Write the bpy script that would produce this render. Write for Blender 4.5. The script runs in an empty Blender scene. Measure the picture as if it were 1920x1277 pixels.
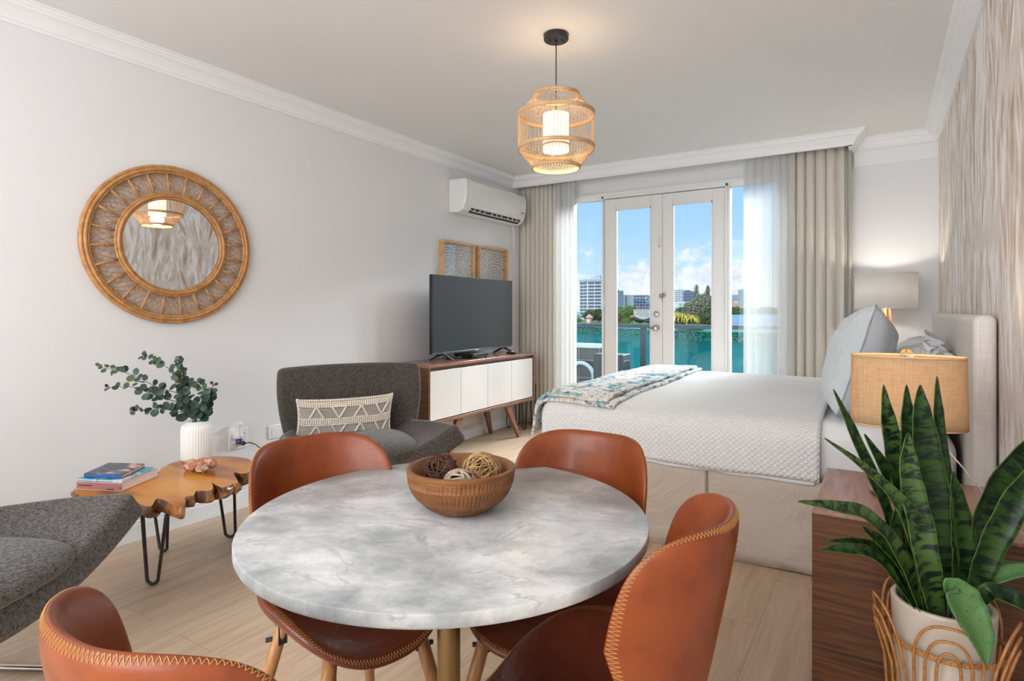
import bpy, bmesh, math, random
from mathutils import Vector, Matrix, Euler, noise
random.seed(7)
PI=math.pi
# ---------------------------------------------------------------- camera, world, lights, exposure
scene=bpy.context.scene
scene.view_settings.view_transform='Standard'
scene.view_settings.look='None'
scene.view_settings.gamma=1.0
scene.view_settings.use_curve_mapping=False
scene.view_settings.exposure=0.5
scene.cycles.use_denoising=True
scene.cycles.max_bounces=10
scene.cycles.transparent_max_bounces=16
scene.cycles.sample_clamp_indirect=5.0
scene.cycles.caustics_reflective=False
scene.cycles.caustics_refractive=False
FPX,YH,YAW,CAMZ=1109.0,582.0,math.radians(32.08),1.2
cam_d=bpy.data.cameras.new('camera'); cam=bpy.data.objects.new('camera',cam_d)
scene.collection.objects.link(cam); scene.camera=cam
cam.location=(0,0,CAMZ); cam.rotation_euler=(PI/2,0,YAW)
cam_d.sensor_width=36.0; cam_d.lens=FPX/1920*36.0
cam_d.shift_y=-(638.5-YH)/1920.0
cam_d.clip_start=0.05; cam_d.clip_end=6000
SN,CS=math.sin(YAW),math.cos(YAW)
def atw(px,py,w):
    """photo measurement + distance along the view axis -> world point"""
    u=(px-960)/FPX; v=(YH-py)/FPX
    return Vector(((-SN+u*CS)*w,(CS+u*SN)*w,CAMZ+v*w))
def atz(px,py,z):
    v=(YH-py)/FPX
    return atw(px,py,(z-CAMZ)/v)

def add(nt,typ,ins=None,**props):
    n=nt.nodes.new(typ)
    for k,v in props.items(): setattr(n,k,v)
    for k,v in (ins or {}).items():
        s=n.inputs[k]
        if isinstance(v,bpy.types.NodeSocket): nt.links.new(v,s)
        elif isinstance(v,(tuple,list)) and len(v)==3 and s.type=='RGBA': s.default_value=(*v,1)
        else: s.default_value=v
    return n
def mth(nt,op,a,b=None,c=None,clamp=False):
    n=nt.nodes.new('ShaderNodeMath'); n.operation=op; n.use_clamp=clamp
    for i,v in enumerate((a,b,c)):
        if v is None: continue
        if isinstance(v,bpy.types.NodeSocket): nt.links.new(v,n.inputs[i])
        else: n.inputs[i].default_value=v
    return n.outputs[0]
def mixc(nt,f,a,b,blend='MIX'):
    n=nt.nodes.new('ShaderNodeMix'); n.data_type='RGBA'; n.blend_type=blend; n.clamp_factor=True
    for i,v in ((0,f),(6,a),(7,b)):
        if isinstance(v,bpy.types.NodeSocket): nt.links.new(v,n.inputs[i])
        elif i==0: n.inputs[0].default_value=v
        else: n.inputs[i].default_value=(*v,1) if len(v)==3 else v
    return n.outputs[2]
def ramp(nt,f,stops,interp='LINEAR'):
    n=nt.nodes.new('ShaderNodeValToRGB'); n.color_ramp.interpolation=interp
    e=n.color_ramp.elements
    while len(e)<len(stops): e.new(0.5)
    for el,(p,c) in zip(e,stops):
        el.position=p; el.color=(*c,1) if not isinstance(c,(int,float)) else (c,c,c,1)
    nt.links.new(f,n.inputs[0])
    return n.outputs[0]
def smooth(nt,x,a,b):
    n=nt.nodes.new('ShaderNodeMapRange'); n.interpolation_type='SMOOTHSTEP'
    nt.links.new(x,n.inputs[0]); n.inputs[1].default_value=a; n.inputs[2].default_value=b
    return n.outputs[0]

world=bpy.data.worlds.new('world'); scene.world=world; world.use_nodes=True
nt=world.node_tree; nt.nodes.clear()
tc=add(nt,'ShaderNodeTexCoord'); sx=add(nt,'ShaderNodeSeparateXYZ',{0:tc.outputs['Generated']})
mp=add(nt,'ShaderNodeMapping',{0:tc.outputs['Generated'],'Scale':(9,9,14),'Location':(2.3,0,0)})
nz=add(nt,'ShaderNodeTexNoise',{'Vector':mp.outputs[0],'Scale':1.6,'Detail':9,'Roughness':.62})
sky=ramp(nt,sx.outputs[2],[(0,(.62,.78,.92)),(.05,(.55,.75,.93)),(.13,(.40,.66,.93)),(.22,(.34,.60,.92)),(.6,(.30,.5,.85))])
h1=mth(nt,'MULTIPLY_ADD',nz.outputs[0],.20,-.012)
msk=smooth(nt,mth(nt,'SUBTRACT',h1,sx.outputs[2]),-.006,.02)
nz2=add(nt,'ShaderNodeTexNoise',{'Vector':mp.outputs[0],'Scale':5,'Detail':6})
cl=ramp(nt,nz2.outputs[0],[(.3,(.66,.74,.84)),(.62,(.90,.93,.97))])
cm=mixc(nt,mth(nt,'MULTIPLY',msk,.93),sky,cl)
bg=add(nt,'ShaderNodeBackground',{0:cm,1:0.80}); ow=add(nt,'ShaderNodeOutputWorld',{0:bg.outputs[0]})

def light(name,typ,loc,energy,col=(1,1,1),size=.1,size_y=None,target=None,spread=None,angle=None):
    d=bpy.data.lights.new(name,typ); d.energy=energy; d.color=col
    if typ=='AREA':
        d.shape='RECTANGLE' if size_y else 'SQUARE'; d.size=size
        if size_y: d.size_y=size_y
        if spread: d.spread=math.radians(spread)
    elif typ=='POINT': d.shadow_soft_size=size
    elif typ=='SUN': d.angle=angle or .01
    o=bpy.data.objects.new(name,d); scene.collection.objects.link(o); o.location=loc
    if target is not None:
        o.rotation_euler=(Vector(target)-Vector(loc)).to_track_quat('-Z','Y').to_euler()
    return o
light('sun','SUN',(0,-20,30),2.6,(1,.96,.9),target=(6,12,0),angle=.02)
light('sky_fill_over_balcony','AREA',(-1.6,7.9,4.1),420,(.90,.955,1),size=5.5,size_y=2.2,target=(-1.5,2.2,.3))  # added panel above the view, boosts daylight through the doors
light('sky_fill_beyond','AREA',(2.6,16,8.2),7500,(.92,.965,1),size=10,size_y=6,target=(-2.0,3.5,1.0))  # added far panel, throws flatter daylight into the room
light('rear_overhead_fill','AREA',(-1.5,-1.2,2.5),52,(.92,.96,1),size=3.0,size_y=1.6,target=(-1.5,-.2,.0))  # added overhead fill behind the camera, an invented source
light('rear_low_fill','AREA',(-1.0,-2.0,1.4),82,(.92,.96,1),size=3.2,size_y=1.8,target=(-1.4,2.5,2.2))  # added soft fill behind the camera, aimed up into the room

# ---------------------------------------------------------------- mesh builder
class MB:
    def __init__(s): s.v=[]; s.f=[]; s.uv={}
    def grid(s,fn,nu,nv,cu=False,cv=False,uv=None,flip=False):
        b=len(s.v)
        for i in range(nu):
            for j in range(nv):
                s.v.append(tuple(fn(i,j)))
        for i in range(nu if cu else nu-1):
            for j in range(nv if cv else nv-1):
                i2=(i+1)%nu; j2=(j+1)%nv
                q=[b+i*nv+j,b+i2*nv+j,b+i2*nv+j2,b+i*nv+j2]
                if flip: q.reverse()
                if uv:
                    c=[uv(i,j),uv(i+1,j),uv(i+1,j+1),uv(i,j+1)]
                    if flip: c.reverse()
                    s.uv[len(s.f)]=c
                s.f.append(q)
        return s
    def poly(s,pts):
        b=len(s.v); s.v+= [tuple(p) for p in pts]; s.f.append(list(range(b,b+len(pts)))); return s
    def box(s,c,d,rot=None):
        b=len(s.v); c=Vector(c)
        for sx_ in (-.5,.5):
            for sy_ in (-.5,.5):
                for sz_ in (-.5,.5):
                    p=Vector((sx_*d[0],sy_*d[1],sz_*d[2]))
                    if rot is not None: p=rot@p
                    s.v.append(tuple(c+p))
        s.f+=[[b+i for i in q] for q in ((0,1,3,2),(4,6,7,5),(0,4,5,1),(2,3,7,6),(0,2,6,4),(1,5,7,3))]
        return s
    def bx(s,x0,x1,y0,y1,z0,z1): return s.box(((x0+x1)/2,(y0+y1)/2,(z0+z1)/2),(abs(x1-x0),abs(y1-y0),abs(z1-z0)))
    def tube(s,pts,r,n=8,closed=False,caps=True):
        pts=[Vector(p) for p in pts]; m=len(pts)
        rs=r if isinstance(r,(list,tuple)) else [r]*m
        b=len(s.v); up=None
        for i,p in enumerate(pts):
            if closed: t=pts[(i+1)%m]-pts[i-1]
            else: t=pts[min(i+1,m-1)]-pts[max(i-1,0)]
            if t.length<1e-9: t=Vector((0,0,1))
            t.normalize()
            if up is None:
                up=Vector((0,0,1)) if abs(t.z)<.9 else Vector((1,0,0))
            x=t.cross(up)
            if x.length<1e-6: x=t.cross(Vector((1,0,.3)))
            x.normalize(); y=x.cross(t).normalized(); up=y
            for k in range(n):
                a=2*PI*k/n; s.v.append(tuple(p+x*math.cos(a)*rs[i]+y*math.sin(a)*rs[i]))
        for i in range(m if closed else m-1):
            i2=(i+1)%m
            for k in range(n):
                k2=(k+1)%n; s.f.append([b+i*n+k,b+i2*n+k,b+i2*n+k2,b+i*n+k2])
        if caps and not closed:
            s.f.append([b+k for k in range(n)]); s.f.append([b+(m-1)*n+k for k in range(n)][::-1])
        return s
    def cyl(s,p0,p1,r0,r1=None,n=20): return s.tube([p0,p1],[r0,r1 if r1 is not None else r0],n)
    def lathe(s,prof,n=48,c=(0,0,0),sx=1,sy=1):
        return s.grid(lambda i,j:(c[0]+prof[j][0]*math.cos(2*PI*i/n)*sx,c[1]+prof[j][0]*math.sin(2*PI*i/n)*sy,c[2]+prof[j][1]),n,len(prof),cu=True)
    def sph(s,c,r,n=12,m=8,sq=(1,1,1)):
        return s.grid(lambda i,j:(c[0]+r*sq[0]*math.sin(PI*j/(m-1))*math.cos(2*PI*i/n),c[1]+r*sq[1]*math.sin(PI*j/(m-1))*math.sin(2*PI*i/n),c[2]+r*sq[2]*math.cos(PI*j/(m-1))),n,m,cu=True,flip=True)
    def prism(s,poly,z0,z1,fn=None):
        b=len(s.v); n=len(poly)
        for z in (z0,z1):
            for p in poly: s.v.append((p[0],p[1],z))
        s.f.append([b+i for i in range(n)][::-1]); s.f.append([b+n+i for i in range(n)])
        for i in range(n):
            j=(i+1)%n; s.f.append([b+i,b+j,b+n+j,b+n+i])
        return s
    def build(s,name,mat,parent=None,smooth=False,bevel=0,seg=2,sub=0,solid=0,solid_off=0,xf=None,fixn=False,bang=30):
        me=bpy.data.meshes.new(name)
        v=s.v if xf is None else [tuple(xf@Vector(p)) for p in s.v]
        me.from_pydata(v,[],s.f); me.update()
        if s.uv:
            l=me.uv_layers.new(name='UVMap')
            for pi,c in s.uv.items():
                for k,li in enumerate(me.polygons[pi].loop_indices): l.data[li].uv=c[k]
        if fixn:
            bm=bmesh.new(); bm.from_mesh(me); bmesh.ops.remove_doubles(bm,verts=bm.verts,dist=1e-5); bmesh.ops.recalc_face_normals(bm,faces=bm.faces); bm.to_mesh(me); bm.free()
        me.polygons.foreach_set('use_smooth',[bool(smooth)]*len(me.polygons))
        if mat is not None: me.materials.append(mat)
        o=bpy.data.objects.new(name,me); scene.collection.objects.link(o)
        if parent is not None: o.parent=parent
        if solid:
            m=o.modifiers.new('s','SOLIDIFY'); m.thickness=solid; m.offset=solid_off
        if bevel:
            m=o.modifiers.new('b','BEVEL'); m.width=bevel; m.segments=seg; m.limit_method='ANGLE'; m.angle_limit=math.radians(bang); m.harden_normals=False
            for p in me.polygons: p.use_smooth=True
            try: me.set_sharp_from_angle(angle=math.radians(35))
            except Exception: pass
        if sub:
            m=o.modifiers.new('u','SUBSURF'); m.levels=sub; m.render_levels=sub
        return o
def thing(name,label,cat,loc=(0,0,0),rz=0,group=None):
    o=bpy.data.objects.new(name,None); scene.collection.objects.link(o)
    o.location=loc; o.rotation_euler=(0,0,rz); o.empty_display_size=.1
    return tag(o,label,cat,group)
def tag(o,label,cat,group=None,kind=None):
    o['label']=label; o['category']=cat
    if group: o['group']=group
    if kind: o['kind']=kind
    return o
def struct(o,label=None):
    o['kind']='structure'
    if label: o['label']=label
    return o
def copy_tree(o,parent=None):
    c=o.copy(); scene.collection.objects.link(c)
    if parent is not None: c.parent=parent
    for ch in list(o.children): copy_tree(ch,c)
    return c
# ---------------------------------------------------------------- materials
def pmat(name,col=(.8,.8,.8),rough=.5,metal=0,spec=.5,coat=0,trans=0,ior=1.45,emit=None,es=0,sheen=0):
    m=bpy.data.materials.new(name); m.use_nodes=True; nt=m.node_tree
    p=nt.nodes['Principled BSDF']
    p.inputs['Base Color'].default_value=(*col,1); p.inputs['Roughness'].default_value=rough
    p.inputs['Metallic'].default_value=metal; p.inputs['Specular IOR Level'].default_value=spec
    p.inputs['Coat Weight'].default_value=coat; p.inputs['Transmission Weight'].default_value=trans
    p.inputs['IOR'].default_value=ior
    if sheen: p.inputs['Sheen Weight'].default_value=sheen
    if emit: p.inputs['Emission Color'].default_value=(*emit,1); p.inputs['Emission Strength'].default_value=es
    return m
def P(m): return m.node_tree.nodes['Principled BSDF']
def setc(m,s): m.node_tree.links.new(s,P(m).inputs['Base Color'])
def setr(m,s): m.node_tree.links.new(s,P(m).inputs['Roughness'])
def bump(m,h,strength=.3,dist=.01):
    nt=m.node_tree; b=add(nt,'ShaderNodeBump',{'Height':h,'Strength':strength,'Distance':dist})
    nt.links.new(b.outputs[0],P(m).inputs['Normal'])
def oc(m,scale=(1,1,1),loc=(0,0,0),rot=(0,0,0),kind='Object'):
    nt=m.node_tree; t=add(nt,'ShaderNodeTexCoord')
    return add(nt,'ShaderNodeMapping',{0:t.outputs[kind],'Scale':scale,'Location':loc,'Rotation':rot}).outputs[0]
def noi(m,vec,scale=5,detail=4,rough=.5,dist=0):
    return add(m.node_tree,'ShaderNodeTexNoise',{'Vector':vec,'Scale':scale,'Detail':detail,'Roughness':rough,'Distortion':dist}).outputs[0]
def painted(name,col,rough=.55,b=.05,var=.02):
    m=pmat(name,col,rough); v=oc(m); n=noi(m,v,2.5,3); 
    setc(m,mixc(m.node_tree,n,tuple(c*(1-var) for c in col),tuple(min(1,c*(1+var)) for c in col)))
    bump(m,noi(m,v,55,5),b,.004); return m
def wood(name,c1,c2,c3,stretch=(1,12,12),rough=.4,scale=3,spec=.5,coat=0,b=.08):
    m=pmat(name,c1,rough,spec=spec,coat=coat); nt=m.node_tree; v=oc(m,stretch)
    n1=noi(m,v,scale,8,.6,.6); n2=noi(m,v,scale*6,4,.6)
    c=ramp(nt,n1,[(.25,c3),(.45,c1),(.62,c2),(.8,c1)])
    c=mixc(nt,mth(nt,'MULTIPLY',smooth(nt,n2,.45,.75),.45),c,c3); setc(m,c); bump(m,n2,b,.003); return m
def tweed(name,c1,c2,sc=260,bstr=.5):
    m=pmat(name,c1,.95,spec=.15,sheen=.2); nt=m.node_tree
    a=noi(m,oc(m,(1,1,.18)),sc,2,.6); b_=noi(m,oc(m,(.2,.2,1)),sc,2,.6)
    mx=mth(nt,'ADD',mth(nt,'MULTIPLY',a,.5),mth(nt,'MULTIPLY',b_,.5))
    setc(m,ramp(nt,mx,[(.42,c1),(.58,c2)])); bump(m,mx,bstr,.003); return m
def weave(name,c1,c2,f=900,rough=.9,kind='Object',trans=0,b=.4):
    m=pmat(name,c1,rough,spec=.2); nt=m.node_tree; t=oc(m,kind=kind)
    s=add(nt,'ShaderNodeSeparateXYZ',{0:t}); w=noi(m,oc(m,(1,1,.1),kind=kind),f/6,3); w2=noi(m,oc(m,(.1,.1,1),kind=kind),f/6,3)
    a=mth(nt,'SINE',mth(nt,'MULTIPLY',mth(nt,'ADD',s.outputs[0],s.outputs[1]),f)); z=mth(nt,'SINE',mth(nt,'MULTIPLY',s.outputs[2],f))
    g=mth(nt,'MULTIPLY_ADD',mth(nt,'ADD',a,z),.12,.5); g=mth(nt,'ADD',g,mth(nt,'MULTIPLY_ADD',mth(nt,'ADD',w,w2),.9,-.9))
    setc(m,ramp(nt,g,[(.2,c1),(.8,c2)])); bump(m,g,b,.002)
    if trans:
        tr=add(nt,'ShaderNodeBsdfTranslucent',{0:c2}); mx=add(nt,'ShaderNodeMixShader',{0:trans,1:P(m).outputs[0],2:tr.outputs[0]})
        nt.links.new(mx.outputs[0],nt.nodes['Material Output'].inputs[0])
    return m
WALL=painted('wall_paint',(.765,.77,.78),.5)
CEIL=painted('ceiling_paint',(.80,.80,.80),.6,.08)
TRIM=painted('trim_paint',(.84,.85,.86),.35,.01,.01)
FRAMEP=painted('door_paint',(.80,.79,.775),.4,.01,.01)
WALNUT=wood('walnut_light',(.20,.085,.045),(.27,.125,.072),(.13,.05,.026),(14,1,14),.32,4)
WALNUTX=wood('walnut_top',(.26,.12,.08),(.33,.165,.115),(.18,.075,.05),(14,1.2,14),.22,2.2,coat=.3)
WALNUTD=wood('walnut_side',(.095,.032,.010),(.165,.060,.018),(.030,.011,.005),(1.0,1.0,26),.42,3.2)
LEGWOOD=wood('leg_wood',(.36,.17,.06),(.46,.23,.09),(.24,.10,.035),(14,14,1.5),.4,3)
BLACK=pmat('black_metal',(.02,.02,.022),.4)
BLACKP=pmat('black_plastic',(.012,.012,.014),.35)
BRASS=pmat('antique_brass',(.30,.205,.10),.38,metal=.9)
CHROME=pmat('brushed_chrome',(.62,.58,.53),.22,metal=1)
NICKEL=pmat('satin_nickel',(.60,.55,.48),.25,metal=1)
WHITEP=pmat('white_plastic',(.80,.80,.80),.3)
ACW=pmat('ac_white',(.78,.775,.76),.12,spec=.5,coat=.3)
GLOSSW=pmat('white_gloss_lacquer',(.74,.70,.67),.08,spec=.5,coat=.5)
MIRROR=pmat('mirror_silver',(.93,.94,.95),.01,metal=1)
SCREEN=pmat('screen_glass',(.032,.032,.034),.28,spec=.5)
def glass(name,tint=(1,1,1),refl=1.0):
    m=bpy.data.materials.new(name); m.use_nodes=True; nt=m.node_tree; nt.nodes.clear()
    fr=add(nt,'ShaderNodeFresnel',{0:1.45}); tr=add(nt,'ShaderNodeBsdfTransparent',{0:tint}); gl=add(nt,'ShaderNodeBsdfGlossy',{0:(1,1,1),1:.01})
    mx=add(nt,'ShaderNodeMixShader',{0:mth(nt,'MULTIPLY',fr.outputs[0],.30*refl),1:tr.outputs[0],2:gl.outputs[0]})
    o=add(nt,'ShaderNodeOutputMaterial',{0:mx.outputs[0]}); return m
GLASS=glass('clear_glass',(.97,.985,.985)); RGLASS=glass('balcony_glass',(.36,.80,.76)); PGLASS=glass('picture_glass',(.98,.98,.98),.5)
LGLASS=glass('lamp_glass',(.95,.97,.97),1.6)
# leather
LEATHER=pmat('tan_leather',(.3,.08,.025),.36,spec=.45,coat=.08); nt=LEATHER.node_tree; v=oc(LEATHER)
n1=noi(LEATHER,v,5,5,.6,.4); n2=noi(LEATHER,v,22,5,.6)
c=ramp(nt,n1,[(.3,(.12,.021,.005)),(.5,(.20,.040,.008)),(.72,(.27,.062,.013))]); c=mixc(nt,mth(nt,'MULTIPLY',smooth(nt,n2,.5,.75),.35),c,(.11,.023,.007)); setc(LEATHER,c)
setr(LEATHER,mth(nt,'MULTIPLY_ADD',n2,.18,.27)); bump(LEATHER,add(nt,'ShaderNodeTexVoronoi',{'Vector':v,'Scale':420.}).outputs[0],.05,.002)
LEATHERD=pmat('shaded_seat_leather',(.16,.04,.018),.36,spec=.5,coat=.2); nt=LEATHERD.node_tree; v=oc(LEATHERD)  # tan leather with the shade on the seats put into its colour
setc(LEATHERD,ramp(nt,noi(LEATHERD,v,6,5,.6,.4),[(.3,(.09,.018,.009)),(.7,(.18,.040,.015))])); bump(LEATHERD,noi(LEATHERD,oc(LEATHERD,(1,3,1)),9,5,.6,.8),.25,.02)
THREAD=pmat('yellow_thread',(.40,.20,.055),.7)
# marble
MARBLE=pmat('grey_marble',(.8,.8,.8),.30,spec=.4); nt=MARBLE.node_tree; v=oc(MARBLE,rot=(0,0,.5)); vs=oc(MARBLE,(1,1.25,1),rot=(0,0,.3))
a=noi(MARBLE,vs,3.2,12,.62,.15); b1=noi(MARBLE,vs,9,12,.74,.25); vein=mth(nt,'ABSOLUTE',mth(nt,'SUBTRACT',noi(MARBLE,vs,3.1,8,.6,1.2),.5))
mm=mth(nt,'ADD',mth(nt,'MULTIPLY',a,.6),mth(nt,'MULTIPLY',b1,.4))
c=ramp(nt,mm,[(.36,(.22,.235,.24)),(.45,(.36,.375,.375)),(.51,(.49,.50,.50)),(.59,(.66,.66,.655))])
vm=mth(nt,'MULTIPLY',smooth(nt,vein,.022,.0),smooth(nt,b1,.45,.6)); c=mixc(nt,mth(nt,'MULTIPLY',vm,.55),c,(.20,.225,.225))
c=mixc(nt,mth(nt,'MULTIPLY',smooth(nt,noi(MARBLE,v,9,6,.7),.62,.75),.25),c,(.42,.45,.33)); setc(MARBLE,c)
# floor planks (running along Y)
FLOOR=pmat('oak_look_planks',(.5,.4,.3),.42,spec=.4); nt=FLOOR.node_tree; v=oc(FLOOR,rot=(0,0,PI/2))
br=add(nt,'ShaderNodeTexBrick',{'Vector':v,'Color1':(.2,.2,.2),'Color2':(.8,.8,.8),'Mortar':(0,0,0),'Scale':1.,'Mortar Size':.0014,'Mortar Smooth':.1,'Brick Width':1.2,'Row Height':.2},offset=.37)
g=noi(FLOOR,oc(FLOOR,(9,.7,1)),3.2,9,.62,.7); 
ofs=add(nt,'ShaderNodeVectorMath',{0:oc(FLOOR,(9,.7,1)),1:br.outputs[0]},operation='ADD')
g=noi(FLOOR,ofs.outputs[0],3.0,9,.62,.7)
c=ramp(nt,g,[(.25,(.38,.25,.155)),(.48,(.53,.38,.26)),(.7,(.64,.485,.345))])
c=mixc(nt,.22,c,mixc(nt,br.outputs[0],(.40,.30,.21),(.60,.48,.36))); c=mixc(nt,br.outputs[1],c,(.33,.26,.20)); setc(FLOOR,c); bump(FLOOR,mth(nt,'SUBTRACT',mth(nt,'MULTIPLY',g,.25),br.outputs[1]),.18,.003)
# fan-leaf wallpaper on the wall that runs along Y
PAPER=pmat('feathered_leaf_wallpaper',(.7,.65,.6),.6,spec=.2); nt=PAPER.node_tree
def fan(P0,Q0,oy,oz,seed,fr):
    t=add(nt,'ShaderNodeTexCoord'); s=add(nt,'ShaderNodeSeparateXYZ',{0:t.outputs['Object']})
    yy=mth(nt,'DIVIDE',mth(nt,'ADD',s.outputs[1],oy+50*P0),P0); cy=mth(nt,'FLOOR',yy); u=mth(nt,'MULTIPLY',mth(nt,'SUBTRACT',mth(nt,'FRACT',yy),.5),P0)
    zz=mth(nt,'ADD',mth(nt,'DIVIDE',mth(nt,'ADD',s.outputs[2],oz+9*Q0),Q0),mth(nt,'MULTIPLY',mth(nt,'MODULO',cy,2),.5)); cz=mth(nt,'FLOOR',zz); vv=mth(nt,'MULTIPLY',mth(nt,'ADD',mth(nt,'FRACT',zz),.32),Q0)
    th=mth(nt,'ARCTAN2',u,vv); r=mth(nt,'SQRT',mth(nt,'ADD',mth(nt,'MULTIPLY',u,u),mth(nt,'MULTIPLY',vv,vv)))
    cv=add(nt,'ShaderNodeCombineXYZ',{0:mth(nt,'MULTIPLY',th,fr),1:mth(nt,'MULTIPLY',r,2.6),2:mth(nt,'ADD',mth(nt,'MULTIPLY',cy,3.7),mth(nt,'MULTIPLY_ADD',cz,1.9,seed))})
    o=add(nt,'ShaderNodeTexNoise',{'Vector':cv.outputs[0],'Scale':1.,'Detail':5,'Roughness':.62}).outputs[0]
    fz=mth(nt,'FRACT',zz); fy=mth(nt,'FRACT',yy); wz_=mth(nt,'MULTIPLY',smooth(nt,fz,0,.09),smooth(nt,mth(nt,'SUBTRACT',1.0,fz),0,.09)); wy=mth(nt,'MULTIPLY',smooth(nt,fy,0,.05),smooth(nt,mth(nt,'SUBTRACT',1.0,fy),0,.05))
    return mth(nt,'ADD',.50,mth(nt,'MULTIPLY',mth(nt,'SUBTRACT',o,.50),mth(nt,'MULTIPLY',wz_,wy)))
fa=fan(.62,1.0,0,0,1,15); fb=fan(.62,1.2,.31,.3,5,21); fc=fan(.8,1.3,.1,.6,9,14)
pick=smooth(nt,noi(PAPER,oc(PAPER,(1,2.2,.8)),2.2,3),.44,.56)
f=add(nt,'ShaderNodeMix',{0:pick,2:fa,3:fb}).outputs[0]
c=ramp(nt,f,[(.34,(.47,.34,.25)),(.43,(.64,.53,.44)),(.50,(.77,.69,.63)),(.57,(.92,.905,.895))])
c=mixc(nt,mth(nt,'MULTIPLY',smooth(nt,fc,.60,.66),.6),c,(.55,.43,.34)); setc(PAPER,c)
# other
TWEED=tweed('grey_tweed',(.030,.027,.025),(.150,.136,.124),420); TWEEDB=tweed('brown_grey_tweed',(.040,.033,.029),(.115,.098,.086),340)
LINEN=weave('headboard_linen',(.66,.61,.57),(.77,.72,.68),700,.9,b=.1)
BURLAP=weave('burlap',(.52,.34,.18),(.72,.51,.31),1500,.95,trans=.22,b=.3)
RATTAN=wood('rattan',(.46,.22,.075),(.58,.30,.12),(.30,.13,.04),(3,3,3),.42,9)
BAMBOO=pmat('bamboo',(.66,.42,.22),.5); setc(BAMBOO,ramp(BAMBOO.node_tree,noi(BAMBOO,oc(BAMBOO),12,4),[(.3,(.52,.31,.15)),(.7,(.74,.50,.28))]))
BASKET=wood('basket_rattan',(.36,.15,.045),(.47,.21,.07),(.22,.085,.025),(4,4,4),.4,10)
SHEET=painted('white_sheet',(.80,.80,.81),.85,.1,.02); SKIRT=painted('beige_skirt_cloth',(.56,.475,.40),.9,.12,.03)
def crumple(m,s,st,d):
    bump(m,noi(m,oc(m),s,4,.55,.6),st,d)
crumple(SKIRT,3.5,.9,.04); crumple(SHEET,5,.4,.03)
QUILT=pmat('quilted_coverlet',(.78,.775,.77),.85,spec=.2,sheen=.2); nt=QUILT.node_tree
s=add(nt,'ShaderNodeSeparateXYZ',{0:oc(QUILT)}); vv=mth(nt,'ADD',s.outputs[1],s.outputs[2]); k=PI/.028
pq=mth(nt,'MULTIPLY',mth(nt,'ABSOLUTE',mth(nt,'SINE',mth(nt,'MULTIPLY',mth(nt,'ADD',s.outputs[0],vv),k))),mth(nt,'ABSOLUTE',mth(nt,'SINE',mth(nt,'MULTIPLY',mth(nt,'SUBTRACT',s.outputs[0],vv),k))))
hq=mth(nt,'POWER',pq,.45); bump(QUILT,mth(nt,'ADD',hq,mth(nt,'MULTIPLY',noi(QUILT,oc(QUILT),3,3),3.)),.65,.006)
SHAM=pmat('grey_quilted_cloth',(.58,.62,.65),.9,spec=.2,sheen=.3); nt=SHAM.node_tree; vo=add(nt,'ShaderNodeTexVoronoi',{'Vector':oc(SHAM),'Scale':38.}); bump(SHAM,noi(SHAM,oc(SHAM),34,2,.4),1.0,.012)
SHAMB=painted('grey_cotton',(.50,.53,.56),.9,.1); crumple(SHAMB,7,.4,.02); PIPE=pmat('slate_piping',(.34,.39,.41),.8)
VOILE=painted('pale_grey_pillowcase',(.72,.72,.735),.9,.1); crumple(VOILE,9,.8,.03)
THROW=pmat('printed_throw',(.7,.65,.58),.9,spec=.2); nt=THROW.node_tree; v=oc(THROW,(1,.6,1)); d=noi(THROW,v,10,6,.7,1.3); e=noi(THROW,v,24,6,.7,1.0); g2=noi(THROW,oc(THROW,(1,.6,1),(5,3,1)),16,5,.7,1.2)
c=ramp(nt,g2,[(.36,(.66,.60,.52)),(.6,(.78,.75,.70))]); c=mixc(nt,smooth(nt,d,.51,.58),c,(.20,.42,.50)); c=mixc(nt,smooth(nt,d,.59,.64),c,(.03,.15,.26)); c=mixc(nt,mth(nt,'MULTIPLY',smooth(nt,e,.57,.61),.9),c,(.12,.13,.17)); c=mixc(nt,mth(nt,'MULTIPLY',smooth(nt,mth(nt,'SUBTRACT',1.0,g2),.58,.64),.8),c,(.42,.27,.19)); setc(THROW,c); bump(THROW,e,.3,.01)
def cloth_t(name,c1,c2,trans,transp,dots=True):
    m=pmat(name,c1,.9,spec=.1); nt=m.node_tree; n=noi(m,oc(m,(1,1,.15)),60,4); c=mixc(nt,n,c1,c2)
    if dots:
        vo=add(nt,'ShaderNodeTexVoronoi',{'Vector':oc(m,(1,1,1)),'Scale':22.}); c=mixc(nt,smooth(nt,vo.outputs[0],.11,.07),c,(.92,.9,.85))
    setc(m,c); tr=add(nt,'ShaderNodeBsdfTranslucent',{0:c}); mx=add(nt,'ShaderNodeMixShader',{0:trans,1:P(m).outputs[0],2:tr.outputs[0]})
    tp=add(nt,'ShaderNodeBsdfTransparent',{}); mx2=add(nt,'ShaderNodeMixShader',{0:transp,1:mx.outputs[0],2:tp.outputs[0]})
    nt.links.new(mx2.outputs[0],nt.nodes['Material Output'].inputs[0]); return m
DRAPE=cloth_t('linen_drape',(.85,.80,.72),(.93,.90,.84),.42,.0); SHEER=cloth_t('sheer_voile',(.74,.735,.715),(.78,.775,.755),.26,.58,False); LINING=cloth_t('grey_lining',(.50,.50,.45),(.58,.58,.53),.2,0,False)
CARVED=pmat('carved_bowl_wood',(.36,.15,.05),.42,spec=.4); nt=CARVED.node_tree; setc(CARVED,ramp(nt,noi(CARVED,oc(CARVED,(1,1,5)),16,6,.6,.5),[(.3,(.15,.055,.018)),(.7,(.26,.105,.036))]))
def twig(n,c1,c2): m=pmat(n,c1,.7); setc(m,ramp(m.node_tree,noi(m,oc(m),60,3),[(.35,c1),(.65,c2)])); return m
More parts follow.
